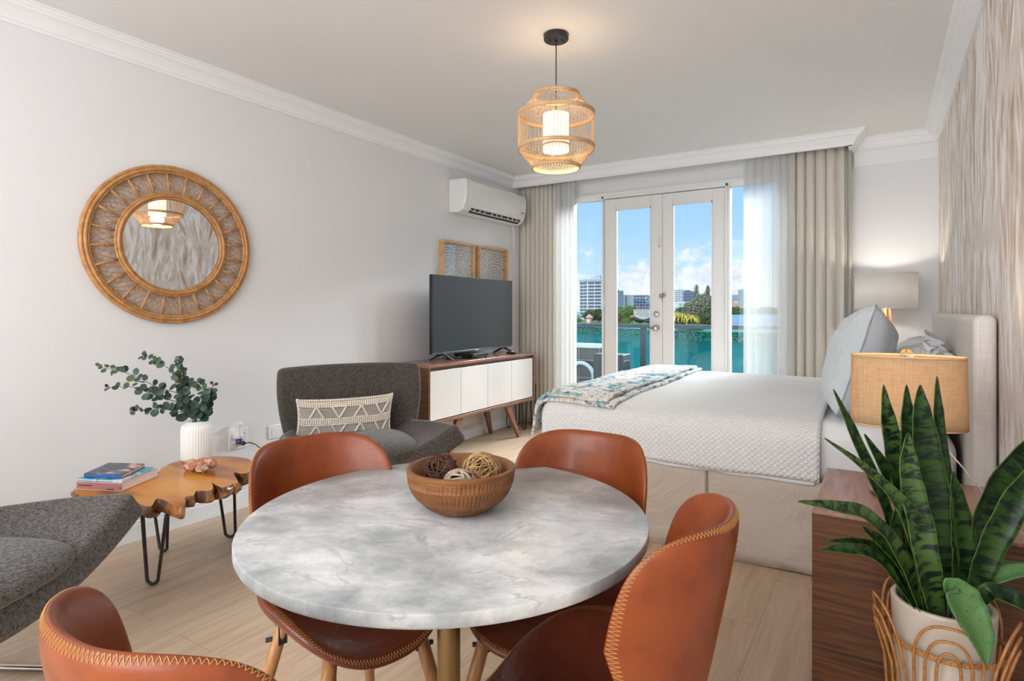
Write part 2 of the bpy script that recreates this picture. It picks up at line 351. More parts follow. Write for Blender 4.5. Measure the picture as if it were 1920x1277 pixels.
TW1=twig('dark_twig',(.045,.016,.012),(.11,.045,.03)); TW2=twig('golden_twig',(.26,.14,.055),(.50,.31,.14)); TW3=twig('driftwood_twig',(.28,.20,.14),(.50,.40,.31))
BURL=pmat('burl_slab',(.5,.18,.03),.30,spec=.5,coat=.15); nt=BURL.node_tree; n=noi(BURL,oc(BURL,(1.6,4,2),(3.1,.4,0)),1.5,7,.5,.5); c=ramp(nt,n,[(.26,(.14,.035,.008)),(.40,(.32,.09,.004)),(.50,(.54,.19,.003)),(.75,(.64,.26,.006))]); setc(BURL,c)
BARK=pmat('burl_bark',(.25,.1,.04),.45,spec=.5,coat=.3); nt=BARK.node_tree; n=noi(BARK,oc(BARK),13,9,.68,1.0); setc(BARK,ramp(nt,n,[(.36,(.03,.014,.008)),(.48,(.17,.065,.024)),(.62,(.46,.18,.045))])); bump(BARK,n,.9,.02)
VASE=pmat('ribbed_white_ceramic',(.80,.79,.76),.45)
LEAFE=pmat('eucalyptus_leaf',(.06,.12,.10),.5); nt=LEAFE.node_tree; setc(LEAFE,ramp(nt,noi(LEAFE,oc(LEAFE),14,3),[(.35,(.016,.042,.036)),(.52,(.045,.085,.070)),(.68,(.075,.115,.03))]))
STEM=pmat('brown_stem',(.09,.05,.03),.6); BUD=pmat('ochre_bud',(.30,.16,.07),.7)
CORAL=pmat('orange_coral_rock',(.6,.25,.12),.75); nt=CORAL.node_tree; n=noi(CORAL,oc(CORAL),30,6,.7); setc(CORAL,ramp(nt,n,[(.35,(.45,.13,.05)),(.5,(.72,.36,.22)),(.62,(.86,.66,.54))])); bump(CORAL,n,1,.02)
POT=painted('cream_planter_glaze',(.54,.47,.39),.38,.02,.03); SOIL=painted('grey_gravel',(.10,.095,.10),.9,1,.3); crumple(SOIL,90,1,.02)
SNAKE=pmat('snake_plant_leaf',(.03,.1,.02),.36,spec=.35,coat=.0); nt=SNAKE.node_tree; uvv=oc(SNAKE,(.9,52,1),kind='UV'); n=noi(SNAKE,uvv,1.0,4,.6,.5); n3=noi(SNAKE,oc(SNAKE),5,2)
base=mixc(nt,n3,(.008,.034,.005),(.036,.086,.012)); c=mixc(nt,smooth(nt,n,.47,.58),base,(.003,.012,.007)); su=add(nt,'ShaderNodeSeparateXYZ',{0:oc(SNAKE,kind='UV')}); ed=mth(nt,'ABSOLUTE',mth(nt,'SUBTRACT',su.outputs[0],.5)); c=mixc(nt,mth(nt,'MULTIPLY',smooth(nt,ed,.46,.50),.5),c,(.12,.17,.03)); setc(SNAKE,c)
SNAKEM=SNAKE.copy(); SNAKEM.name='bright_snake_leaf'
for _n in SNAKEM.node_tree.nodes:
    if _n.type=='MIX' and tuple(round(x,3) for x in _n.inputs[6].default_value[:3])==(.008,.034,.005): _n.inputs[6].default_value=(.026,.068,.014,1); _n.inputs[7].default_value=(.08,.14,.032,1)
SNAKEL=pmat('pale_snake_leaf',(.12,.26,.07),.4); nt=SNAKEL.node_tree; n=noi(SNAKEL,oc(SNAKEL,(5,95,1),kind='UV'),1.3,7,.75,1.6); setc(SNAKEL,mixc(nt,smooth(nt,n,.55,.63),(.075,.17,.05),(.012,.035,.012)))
CREAM=pmat('cream_wool',(.74,.66,.56),.9); CREAMD=pmat('cream_yarn',(.62,.56,.49),.9); CHAR=pmat('charcoal_weave',(.05,.047,.045),.9)
PAPERW=pmat('art_paper',(.82,.82,.80),.8); nt=PAPERW.node_tree
OAKF=wood('oak_frame',(.58,.33,.15),(.68,.42,.21),(.42,.22,.09),(3,3,12),.45,5)
# ---------------------------------------------------------------- the room
XL,XR,YB,YF,HC=-3.297,.362,5.55,-2.4,2.58
def inv(t): return t.matrix_basis.inverted()
def text(name,body,size,mat,parent,loc,rot,align='CENTER',ext=.0004):
    c=bpy.data.curves.new(name,'FONT'); c.body=body; c.size=size; c.align_x=align; c.align_y='CENTER'; c.extrude=ext
    o=bpy.data.objects.new(name,c); scene.collection.objects.link(o); c.materials.append(mat); o.parent=parent; o.location=loc; o.rotation_euler=rot; return o
struct(MB().bx(XL-.15,XR+.15,YF-.15,YB+.12,-.12,0).build('floor',FLOOR))
struct(MB().bx(XL-.15,XR+.15,YF-.15,YB+.12,HC,HC+.15).build('ceiling',CEIL))
struct(MB().bx(XL-.15,XL,YF,YB+.12,0,HC).build('wall_left',WALL))
struct(MB().bx(XR,XR+.15,YF,YB+.12,0,HC).build('wall_right',PAPER))
struct(MB().bx(XL,XR,YF-.15,YF,0,HC).build('wall_front',WALL))
wx0,wx1,wz=-2.765,-.735,2.352
m=MB(); m.bx(XL,wx0,YB,YB+.12,0,HC); m.bx(wx1,XR,YB,YB+.12,0,HC); m.bx(wx0,wx1,YB,YB+.12,wz,HC)
struct(m.build('wall_back',WALL))
# crown moulding
prof=[(0,-.102),(.012,-.102),(.014,-.090),(.022,-.086),(.026,-.074),(.034,-.060),(.048,-.044),(.062,-.036),(.070,-.034),(.072,-.024),(.080,-.020),(.084,-.010),(.094,-.008),(.094,0)]
path=[(XL,YF),(XL,5.26),(-.203,5.26),(-.203,YB),(XR,YB),(XR,YF)]
def sweep(path,prof,closed=True,top=HC):
    n=len(path); m=MB()
    def at(i,j):
        p=Vector(path[i]); a=Vector(path[i-1]); b=Vector(path[(i+1)%n])
        d1=(p-a).normalized(); d2=(b-p).normalized()
        n1=Vector((d1.y,-d1.x)); n2=Vector((d2.y,-d2.x)); k=(n1+n2)/(1+n1.dot(n2))
        q=p+k*prof[j][0]; return (q.x,q.y,top+prof[j][1])
    m.grid(at,n,len(prof),cu=closed); return m
struct(sweep(path,prof).build('trim_1',TRIM,fixn=True))
m=MB(); m.bx(XL,-.203,5.26,5.285,HC-.102,HC); m.bx(-.228,-.203,5.26,YB,HC-.102,HC)
struct(m.build('trim_2',TRIM),'white curtain pelmet under the crown moulding')
struct(MB().bx(-.2,XR,YB-.022,YB,2.362,HC-.10).build('trim_3',TRIM,bevel=.003))
def baseboard(name,x0,x1,y0,y1):
    m=MB(); m.bx(x0,x1,y0,y1,0,.088)
    if x1-x0<.1: m.bx(min(x0,x1) if x0<-3 else x0+.006,x1-.006 if x0<-3 else x1,y0,y1,.088,.105)
    else: m.bx(x0,x1,y0+.006,y1,.088,.105)
    return struct(m.build(name,TRIM,bevel=.003))
baseboard('baseboard_left',XL,XL+.017,YF,YB); baseboard('baseboard_right',XR-.017,XR,YF,YB)
baseboard('baseboard_back',XL+.017,wx0,YB-.017,YB); baseboard('baseboard_back',wx1,XR-.017,YB-.017,YB)
struct(MB().bx(XL,XR,YF,YF+.017,0,.1).build('baseboard_front',TRIM,bevel=.003))
# sidelight windows, door frame, french doors
def sidelight(name,x0,x1,gx0,gx1,z1):
    w=MB(); y0,y1=YB+.012,YB+.085
    w.bx(x0,gx0,y0,y1,.0,z1); w.bx(gx1,x1,y0,y1,0,z1); w.bx(gx0,gx1,y0,y1,0,.16); w.bx(gx0,gx1,y0,y1,z1-.035,z1)
    o=w.build(name,FRAMEP,bevel=.003); struct(o)
    MB().bx(gx0-.004,gx1+.004,YB+.045,YB+.051,.155,z1-.03).build('pane',GLASS,o)
    return o
dx0,dx1,dxc=-2.385,-1.208,-1.788
sidelight('window_1',wx0,dx0-.022,wx0+.036,-2.412,wz); sidelight('window_2',dx1+.022,wx1,-1.166,-.775,wz)
m=MB(); m.bx(dx0-.022,dx0-.003,YB-.004,YB+.10,0,wz); m.bx(dx1+.003,dx1+.022,YB-.004,YB+.10,0,wz); m.bx(dx0-.022,dx1+.022,YB-.004,YB+.10,2.322,wz)
m.bx(wx0,wx1,YB-.012,YB+.02,wz-.004,wz+.03)
struct(m.build('trim_4',FRAMEP,bevel=.003),'white door frame between the two sidelight windows')
def door(name,x0,x1,gx0,gx1):
    w=MB(); y0,y1=YB+.018,YB+.062
    w.bx(x0,gx0,y0,y1,.012,2.316); w.bx(gx1,x1,y0,y1,.012,2.316); w.bx(gx0,gx1,y0,y1,.012,.26); w.bx(gx0,gx1,y0,y1,2.205,2.316)
    o=w.build(name,FRAMEP,bevel=.003); struct(o)
    b=MB(); e=.010
    for (a0,a1,c0,c1) in ((gx0,gx0+e,.26,2.205),(gx1-e,gx1,.26,2.205),(gx0,gx1,.26,.26+e),(gx0,gx1,2.205-e,2.205)): b.bx(a0,a1,y0-.004,y0+.012,c0,c1)
    b.build('glazing_bead',TRIM,o)
    MB().bx(gx0-.003,gx1+.003,YB+.036,YB+.042,.258,2.208).build('pane',GLASS,o); return o
d1=door('door_1',dx0,dxc-.002,-2.262,-1.902); d2=door('door_2',dxc+.002,dx1,-1.688,-1.322)
for x,d in ((dx0-.004,d1),(dx1+.004,d2)):
    for z in (2.24,1.3,.3): MB().cyl((x,YB+.010,z-.045),(x,YB+.010,z+.045),.007,n=12).build('hinge',FRAMEP,d,smooth=True)
kx=-1.846
h=MB(); h.lathe([(0,0),(.030,0),(.032,.004),(.028,.010),(.013,.014),(.012,.034),(.018,.040),(.028,.050),(.029,.060),(.022,.068),(0,.070)],28)
h.build('door_handle',NICKEL,d1,smooth=True,xf=Matrix.Translation((kx,YB+.018,1.030))@Matrix.Rotation(PI/2,4,'X'))
MB().tube([(kx,YB+.035,1.03),(kx-.05,YB-.0,1.028),(kx-.075,YB+.02,1.03)],.006,8).build('lever',BLACK,d1,smooth=True)
h=MB(); h.lathe([(0,0),(.029,0),(.031,.004),(.027,.012),(.017,.016),(.016,.022),(0,.023)],28); h.box((0,0,.03),(.008,.026,.016))
h.build('deadbolt',NICKEL,d1,xf=Matrix.Translation((kx,YB+.018,1.162))@Matrix.Rotation(PI/2,4,'X'),smooth=True,bevel=.001)
m=MB(); m.bx(dxc-.03,dxc+.005,YB+.004,YB+.018,1.318,1.356); m.bx(dxc+.008,dxc+.02,YB+.004,YB+.018,1.326,1.36); m.build('latch_plate',pmat('bronze_plate',(.30,.22,.14),.35,metal=.9),d1,bevel=.002)
BRZ=pmat('bronze_latch',(.25,.18,.11),.35,metal=.9)
MB().tube([(dxc-.002,YB+.008,1.35),(dxc+.010,YB-.004,1.372),(dxc+.030,YB+.0,1.368),(dxc+.032,YB+.008,1.335)],.003,8).build('latch_hook',NICKEL,d1,smooth=True)
MB().cyl((dxc-.002,YB+.008,1.32),(dxc+.002,YB+.004,1.285),.004,n=8).build('latch_lever',NICKEL,d1,smooth=True)
m=MB(); zc=1.86; m.tube([(dxc-.030+.011*math.cos(a),YB+.0175,zc+(.04 if math.sin(a)>0 else -.04)+.011*math.sin(a)) for a in [i*PI/8 for i in range(16)]],.0013,6,closed=True); m.build('keyhole_cover',CHROME,d1)
MB().cyl((dxc-.030,YB+.019,zc-.045),(dxc-.030,YB+.014,zc-.045),.004,n=10).build('keyhole',BLACK,d1)
# door sign on the glass
t=thing('door_sign','small white notice with a skyline print stuck on the glass of the handled door','sign',(-1.995,YB+.0355,1.19))
SIGNT=glass('sign_tint',(.72,.82,.93)); SIGNW=pmat('sign_white',(.72,.84,.92),.6); SIGND=pmat('sign_dark',(.07,.13,.17),.6); SIGNI=pmat('sign_ink',(.10,.17,.24),.6); SIGNP=pmat('sign_pink',(.5,.36,.40),.6)
MB().bx(-.088,.088,-.001,.001,.02,.112).build('clear_panel',SIGNT,t)
w=MB(); pts=[(-.088,-.068)]+[(-.088+.176*i/16,-.068-.022*math.sin(i/16*PI*.95-.2)+.0) for i in range(17)]; pts=[(-.088,.02)]+[(-.088+.176*i/20,-.055-.022*math.sin((i/20)*PI*1.2-.5)) for i in range(21)]+[(.088,.02)]
w.prism(pts,-.001,.001); w.build('notice_panel',SIGNW,t,xf=Matrix.Rotation(PI/2,4,'X'))
pts2=[(-.088+.176*i/20,-.055-.022*math.sin((i/20)*PI*1.2-.5)) for i in range(21)]; w=MB(); w.prism(pts2+[(.088,-.088),(0,-.090),(-.088,-.080)],-.0012,.0008); w.build('wave_band',SIGND,t,xf=Matrix.Rotation(PI/2,4,'X'))
w=MB(); w.tube([(.045+.042*math.cos(i*PI/16),-.002,.112+.042*math.sin(i*PI/16)) for i in range(17)],.003,6); w.tube([(.045,-.002,.112),(.072,-.002,.145)],.003,6); w.build('arch_emblem',SIGNI,t)
w=MB()
for x,hh,ww in ((-.05,.042,.014),(-.03,.055,.013),(0,.035,.02),(.03,.05,.015),(.06,.04,.018)):
    for k in range(int(hh/.009)): w.bx(x-ww/2,x+ww/2,-.0022,-.001,.024+k*.009,.029+k*.009)
w.build('skyline_print',SIGNP,t); MB().bx(-.092,.088,-.002,.0,.108,.113).build('top_line',SIGNI,t)
for i,(s_,z,sz) in enumerate((('Please be Mindful when Leaving',.010,.0105),('Your Balcony is our Balcony',-.006,.0100),('Keep Doors Closed',-.026,.0165),('Thank You Very Much',-.045,.0105))):
    text('lettering',s_,sz,SIGNI,t,(0 if i<3 else .022,-.0022,z),(PI/2,0,0))

# ---------------------------------------------------------------- curtains
def curtain(name,label,x0,x1,y,mat,folds,amp,z0=.015,z1=HC-.012,grp='curtains at the balcony doors',seed=0,taper=0,hem=.09):
    rnd=random.Random(seed); n=folds*10; ph=[rnd.uniform(-.5,.5) for _ in range(folds+2)]; am=[rnd.uniform(.6,1.1) for _ in range(folds+2)]
    def fn(i,j):
        s=i/(n-1); zt=j/15; k=s*folds; a=am[int(k)]*(1-(k%1))+am[int(k)+1]*(k%1); p=ph[int(k)]*(1-(k%1))+ph[int(k)+1]*(k%1)
        A=amp*a*(.8+.35*zt); x=x0+(x1-x0)*s+.012*math.sin(k*2*PI*1.0+p*3+1.2)+taper*zt*(s-.5)
        return (x,y+A*math.sin(2*PI*k+p*2*(1+.5*zt)),z1+(z0-z1)*zt)
    o=MB().grid(fn,n,16).build(name,mat,None,smooth=True,solid=.0015); 
    tag(o,label,'curtain',grp); return o
curtain('curtain','beige linen drape hanging beside the wall air conditioner',XL+.02,-2.80,5.41,DRAPE,9,.026,seed=1)
curtain('sheer_curtain','pale sheer strip at the edge of the drape nearest the tv',-2.84,-2.628,5.36,SHEER,4,.014,seed=2)
curtain('sheer_curtain','white see-through sheer covering the window beside the bed lamp',-1.02,-.62,5.375,SHEER,6,.012,seed=4)
curtain('curtain','beige linen drape with wide folds between the sheer and the corner',-.70,-.255,5.42,DRAPE,6,.030,seed=5)
curtain('curtain','narrow grey-green lining edge of the drape at the corner wall',-.275,-.212,5.44,LINING,2,.018,seed=8)

# ---------------------------------------------------------------- wall pieces
def plate(name,label,cat,y0,y1,z0,z1):
    t=thing(name,label,cat,(XL,(y0+y1)/2,(z0+z1)/2)); a,b=(y1-y0)/2,(z1-z0)/2
    MB().bx(0,.007,-a,a,-b,b).build('cover_plate',WHITEP,t,bevel=.003); return t
t=plate('wall_outlet','white double wall outlet with a plug-in freshener above the wooden slab table','outlet',2.086,2.205,.365,.487)
for dy in (-.027,.03):
    for dz in (-.028,.028):
        MB().lathe([(0,0),(.017,0),(.018,.002),(0,.003)],24).build('socket',WHITEP,t,xf=Matrix.Translation((.007,dy,dz))@Matrix.Rotation(PI/2,4,'Y'))
        m=MB(); m.bx(.0095,.0105,dy-.008,dy-.005,dz-.004,dz+.006); m.bx(.0095,.0105,dy+.005,dy+.008,dz-.004,dz+.006); m.build('slot',BLACKP,t)
PURPLE=pmat('purple_oil',(.05,.03,.16),.1,coat=.5)
t=thing('air_freshener','white plug-in air freshener with purple oil in the wall outlet','air freshener',(XL+.010,2.128,.455))
MB().lathe([(0,-.02),(.02,-.02),(.022,0),(.014,.02),(.012,.045),(.017,.06),(.021,.075),(0,.078)],24,c=(.03,0,.0)).build('body',WHITEP,t,smooth=True)
MB().lathe([(0,-.052),(.018,-.052),(.021,-.045),(.021,-.026),(0,-.02)],24,c=(.032,0,0)).build('oil_bottle',PURPLE,t,smooth=True)
MB().cyl((0,0,-.01),(.02,0,-.01),.022,n=20).build('plug',WHITEP,t,smooth=True)
t=thing('power_cord','black power cord plugged into the outlet and drooping behind the chair','cord',(XL+.011,2.16,.40))
m=MB(); m.tube([(0,0,0),(.022,.0,0),(.035,.0,0)],[.013,.014,.008],12); m.build('plug',BLACKP,t,smooth=True)
m=MB(); m.tube([(.03,0,0),(.05,.02,.004),(.055,.06,-.015),(.05,.11,-.06),(.04,.14,-.14),(.03,.15,-.28),(.03,.16,-.365),(.04,.12,-.392),(.06,.05,-.393),(.09,.1,-.394)],.0032,8); m.build('cable',BLACKP,t,smooth=True)
t=plate('wall_switch','small white blank wall plate low beside the armchair back','wall plate',2.352,2.442,.383,.468)
MB().bx(.007,.010,-.022,.022,-.024,.024).build('inset',WHITEP,t,bevel=.001)

# mirror
t=thing('rattan_mirror','large round mirror in a woven rattan lattice frame hanging on the white wall','mirror',(XL,1.752,1.556))
SY,SZ=1.035,.975
def ring(r,tr,x,n=96): return [(x,r*SY*math.cos(2*PI*i/n),r*SZ*math.sin(2*PI*i/n)) for i in range(n)]
for nm,rr in (('outer_hoop',((.428,.010,.028),(.413,.009,.036),(.400,.008,.030),(.427,.009,.012))),('inner_hoop',((.283,.007,.030),(.271,.009,.037),(.258,.008,.030)))):
    m=MB()
    for r,tr,x in rr: m.tube(ring(r,tr,x),tr,10,closed=True)
    m.build(nm,RATTAN,t,smooth=True)
for k in range(24):
    a=2*PI*(k+.35)/24; MB().tube([(.029,.28*SY*math.cos(a),.28*SZ*math.sin(a)),(.029,.402*SY*math.cos(a),.402*SZ*math.sin(a))],.0065,8).build('spoke',RATTAN,t,smooth=True)
m=MB()
for k in range(24):
    a0=2*PI*(k+.35)/24; d=2*PI/24
    for (u0,r0,u1,r1,bow) in ((0,.282,1,.40,.02),(0,.40,1,.282,.02),(0,.34,1,.285,-.02),(0,.34,1,.398,.02),(0,.40,.6,.283,.0),(1,.34,0,.285,-.015),(1,.34,0,.398,.015),(1,.40,.4,.283,.0)):
        pts=[]
        for q in range(7):
            s=q/6; a=a0+d*(u0+(u1-u0)*s); r=r0+(r1-r0)*s+bow*math.sin(PI*s); pts.append((.022+.004*math.sin(q*2.1+k),r*SY*math.cos(a),r*SZ*math.sin(a)))
        m.tube(pts,.0023,5,caps=False)
m.build('cane_lattice',RATTAN,t,smooth=True)
MB().lathe([(0,0),(.262,0),(.262,.004),(0,.004)],72).build('mirror_glass',MIRROR,t,xf=Matrix.Translation((.020,0,0))@Matrix.Scale(SY,4,(0,1,0))@Matrix.Scale(SZ,4,(0,0,1))@Matrix.Rotation(PI/2,4,'Y'))
MB().lathe([(0,0),(.262,0),(.262,.006),(0,.006)],48).build('backing',BLACK,t,xf=Matrix.Translation((.011,0,0))@Matrix.Scale(SZ,4,(0,0,1))@Matrix.Rotation(PI/2,4,'Y'))
MB().tube([(.004,.01,.425),(.012,.01,.432),(.010,.012,.424)],.003,6).build('hook',BLACK,t)

# air conditioner
t=thing('air_conditioner','white split air conditioner with open louvres high beside the drape','air conditioner',(XL,4.70,2.07))
L2=.515
def acprof():
    return [(0,.012),(.05,.004),(.085,0),(.135,.012),(.165,.035),(.188,.085),(.200,.14),(.204,.20),(.203,.275),(.192,.292),(.16,.298),(0,.302)]
pr=acprof(); m=MB(); n=len(pr)
m.grid(lambda i,j:(pr[j][0],(-L2 if i==0 else L2),pr[j][1]),2,n,cv=True); m.poly([(x,-L2,z) for x,z in pr]); m.poly([(x,L2,z) for x,z in pr][::-1]); m.build('case',ACW,t,bevel=.012,seg=3,fixn=True,bang=50)
m=MB()
pf=[(.20+.0035,.14),(.2075,.20),(.2065,.272),(.198,.286),(.19,.286),(.19,.09),(.193,.088)]
m.grid(lambda i,j:(pf[j][0],(-L2+.06 if i==0 else L2-.012),pf[j][1]),2,len(pf),cv=True); m.poly([(x,-L2+.06,z) for x,z in pf]); m.poly([(x,L2-.012,z) for x,z in pf][::-1]); m.build('front_panel',ACW,t,bevel=.004,fixn=True)
MB().box((.158,.02,.028),(.006,.84,.05),Euler((0,.75,0)).to_matrix()).build('air_outlet',BLACKP,t)
for k in range(3):
    yc=-.27+.28*k; rt=Euler((0,.95,0)).to_matrix()
    o=MB().box((.168,yc,.028),(.052,.262,.005),Euler((0,.55,0)).to_matrix()).build('louvre',ACW,t,bevel=.002)
    for q in (-.08,0,.08): MB().box((.158,yc+q,.036),(.04,.006,.022)).build('louvre_rib',ACW,o)
MB().bx(.2068,.2076,L2-.11,L2-.04,.112,.120).build('brand_mark',pmat('ac_ink',(.18,.18,.2),.5),t)
MB().tube([(.05,L2-.02,.01),(.04,L2+.01,-.06),(.03,L2+.03,-.16),(.03,L2+.03,-.3)],.006,8).build('drain_cable',WHITEP,t,smooth=True)

# pictures
def artmat(name,seed):
    m=pmat(name,(.8,.8,.78),.85); nt=m.node_tree; v=oc(m,(1,1,1),(seed,seed*2,seed)); vo=add(nt,'ShaderNodeTexVoronoi',{'Vector':v,'Scale':7.5},distance='MANHATTAN')
    s=add(nt,'ShaderNodeSeparateXYZ',{0:oc(m)}); cs=add(nt,'ShaderNodeSeparateColor',{0:vo.outputs[1]}); a=mth(nt,'MULTIPLY',cs.outputs[0],PI)
    q=mth(nt,'ADD',mth(nt,'MULTIPLY',s.outputs[1],mth(nt,'COSINE',a)),mth(nt,'MULTIPLY',s.outputs[2],mth(nt,'SINE',a)))
    st=mth(nt,'SINE',mth(nt,'MULTIPLY_ADD',q,230,mth(nt,'MULTIPLY',noi(m,oc(m),8,2),12))); k=mth(nt,'MULTIPLY',smooth(nt,st,.1,.5),smooth(nt,noi(m,oc(m),70,2),.36,.5))
    setc(m,mixc(nt,k,(.66,.64,.60),(.12,.115,.105))); return m
for nm,lab,y0,y1,sd in (('framed_print','light oak framed line print nearest the mirror, catching a window reflection',4.055,4.53,1.3),('framed_print','light oak framed line print nearest the drape, above the tv corner',4.61,5.11,4.1)):
    z0,z1=1.35,1.822; t=thing(nm,lab,'picture',(XL,(y0+y1)/2,z0),group=None); a=(y1-y0)/2; h_=z1-z0
    m=MB(); w=.024; m.bx(0,.045,-a,-a+w,0,h_); m.bx(0,.045,a-w,a,0,h_); m.bx(0,.045,-a+w,a-w,0,w); m.bx(0,.045,-a+w,a-w,h_-w,h_); m.build('frame',OAKF,t,bevel=.0015)
    MB().bx(.004,.012,-a+w,a-w,w,h_-w).build('print',artmat('line_print',sd),t)
    MB().bx(.030,.032,-a+w,a-w,w,h_-w).build('picture_glass',PGLASS,t)
# ---------------------------------------------------------------- pendant
t=thing('pendant_lamp','round bamboo cage pendant lamp with a glowing inner shade hanging from the ceiling','pendant lamp',(-1.385,2.625,HC))
MB().lathe([(0,0),(.060,0),(.062,-.004),(.062,-.026),(.058,-.030),(0,-.031)],48).build('canopy',BLACK,t,smooth=True,bevel=.001)
for x in (-.034,.034): MB().lathe([(.006,-.030),(.006,-.034),(.004,-.04),(.0,-.042)],12,c=(x*CS,x*SN,0)).build('screw_cap',BLACK,t,smooth=True)
MB().cyl((0,0,-.03),(0,0,-.045),.008,.005,n=12).build('cord_grip',BLACK,t,smooth=True)
zt=[-.308,-.402,-.570,-.664]; rr=[.113,.190,.190,.118]
MB().cyl((0,0,-.04),(0,0,-.40),.0028,n=8).build('cord',BLACK,t,smooth=True)
for z,r in zip(zt,rr):
    MB().lathe([(r-.004,-.009),(r+.003,-.010),(r+.004,.009),(r-.003,.010),(r-.004,-.009)],80,c=(0,0,z)).build('bamboo_hoop',BAMBOO,t,smooth=True)
m=MB(); N=66
for k in range(N):
    a=2*PI*k/N; c,s=math.cos(a),math.sin(a)
    m.tube([(rr[1]*c,rr[1]*s,zt[1]),(rr[2]*c,rr[2]*s,zt[2])],.0014,5,caps=False)
    for (i,j) in ((0,1),(2,3)):
        for d in (-.24,.24):
            a2=a+d; m.tube([(rr[i]*c,rr[i]*s,zt[i]),(rr[j]*math.cos(a2),rr[j]*math.sin(a2),zt[j])],.0012,5,caps=False)
m.build('bamboo_slats',BAMBOO,t)
GLOW=pmat('lit_inner_shade',(1,.85,.65),.8,emit=(1,.74,.48),es=1.1)
MB().lathe([(.064,-.400),(.064,-.585)],48).build('inner_shade',GLOW,t,smooth=True,solid=.001)
MB().lathe([(.066,-.004),(.067,.006),(.063,.006)],48,c=(0,0,-.555)).build('shade_band',BAMBOO,t,smooth=True)
MB().sph((0,0,-.49),.028).build('bulb',pmat('lit_bulb',(1,1,1),.5,emit=(1,.8,.55),es=14),t,smooth=True)
o=light('pendant_bulb_light','POINT',(-1.385,2.625,HC-.62),2.2,(1,.72,.45),size=.05)
o=light('pendant_upper_light','POINT',(-1.385,2.625,HC-.36),.9,(1,.78,.55),size=.04)

# ---------------------------------------------------------------- tv console and what stands on it
CX0,CX1,CY0,CY1,CZ0,CZ1=XL+.019,-2.905,3.445,5.065,.322,.785
t=thing('tv_console','walnut tv console with four glossy white doors on angled wooden legs','tv console',(CX0,CY0,0))
iv=inv(t); th=.026
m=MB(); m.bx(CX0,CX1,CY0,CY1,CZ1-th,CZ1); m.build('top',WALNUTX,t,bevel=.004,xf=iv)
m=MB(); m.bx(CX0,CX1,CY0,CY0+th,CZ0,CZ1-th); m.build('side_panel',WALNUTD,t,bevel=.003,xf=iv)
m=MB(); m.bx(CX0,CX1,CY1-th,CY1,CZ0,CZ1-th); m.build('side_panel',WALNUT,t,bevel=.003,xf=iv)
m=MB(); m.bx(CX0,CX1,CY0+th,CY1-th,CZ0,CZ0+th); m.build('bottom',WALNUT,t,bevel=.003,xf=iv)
m=MB(); m.bx(CX0,CX0+.01,CY0+th,CY1-th,CZ0+th,CZ1-th); m.bx(CX0+.01,CX1-.03,CY0+th,CY1-th,CZ1-th-.022,CZ1-th); m.build('back_panel',WALNUT,t,xf=iv)
w=(CY1-CY0-2*th-.012)/4
for k in range(4):
    y=CY0+th+.006+k*w; MB().bx(CX1-.028,CX1-.010,y+.002,y+w-.002,CZ0+th+.006,CZ1-th-.026).build('door',GLOSSW,t,bevel=.0015,xf=iv)
for (x,xf_,y,yf) in ((-2.955,-2.925,4.62,4.79),(-2.955,-2.925,3.89,3.72),(-3.20,-3.245,4.62,4.79),(-3.20,-3.245,3.89,3.72)):
    m=MB(); dy=.042 if yf>y else -.042
    b=len(m.v)
    for (xx,yy,zz,sx_,sy_) in ((x,y,CZ0,.018,.042),(xf_,yf,0,.013,.019)):
        for a,c in ((-1,-1),(1,-1),(1,1),(-1,1)): m.v.append((xx+a*sx_,yy+c*sy_,zz))
    m.f+=[[0,1,2,3][::-1],[4,5,6,7]]+[[i,(i+1)%4,4+(i+1)%4,4+i] for i in range(4)]
    m.build('leg',WALNUT,t,bevel=.003,xf=iv,fixn=True)
for y_ in (4.58,3.85): MB().bx(-3.21,-2.945,y_,y_+.08,CZ0-.018,CZ0).build('leg_rail',WALNUT,t,bevel=.002,xf=iv)
# tv
A=Vector((-3.035,3.635,.0)); B=Vector((-3.075,4.905,.0)); D=(B-A); Lt=D.length; ang=math.atan2(D.y,D.x)
t=thing('television','large black flat screen television on two splayed feet on the console','television',((A.x+B.x)/2,(A.y+B.y)/2,CZ1),ang)
z0,z1=.062,.702; hw=Lt/2
MB().bx(-hw,hw,-.005,.02,z0,z1).build('bezel',BLACKP,t,bevel=.003)
MB().bx(-hw+.006,hw-.006,-.0065,-.004,z0+.017,z1-.006).build('screen',SCREEN,t)
MB().bx(-hw,hw,-.010,-.002,z0-.002,z0+.013).build('bottom_strip',pmat('grey_trim',(.10,.11,.125),.3,metal=.4),t,bevel=.002)
MB().bx(-hw+.12,hw-.12,.02,.062,z0+.04,z0+.40).build('rear_housing',BLACKP,t,bevel=.012)
LOGO=pmat('logo_silver',(.75,.77,.8),.4); MB().bx(-.022,.022,-.0112,-.010,z0+.002,z0+.010).build('logo_badge',LOGO,t); MB().bx(hw-.03,hw-.006,-.0112,-.010,z0+.006,z0+.011).build('logo_badge',LOGO,t)
for sx_ in (-1,1):
    x=sx_*(hw-.16)*1.0
    m=MB()
    for e in (-1,1):
        b=len(m.v)
        for (xx,yy,zz,rx,ry) in ((x,.005,z0+.004,.020,.012),(x+e*.012*0+sx_*.02,-.0+e*.125,.004,.010,.012)):
            for a,c in ((-1,-1),(1,-1),(1,1),(-1,1)): m.v.append((xx+a*rx,yy+c*ry,zz+(0)))
        m.f+=[[b+i for i in (0,1,2,3)],[b+4+i for i in (0,1,2,3)]]+[[b+i,b+(i+1)%4,b+4+(i+1)%4,b+4+i] for i in range(4)]
    m.build('foot',BLACKP,t,bevel=.003,fixn=True)
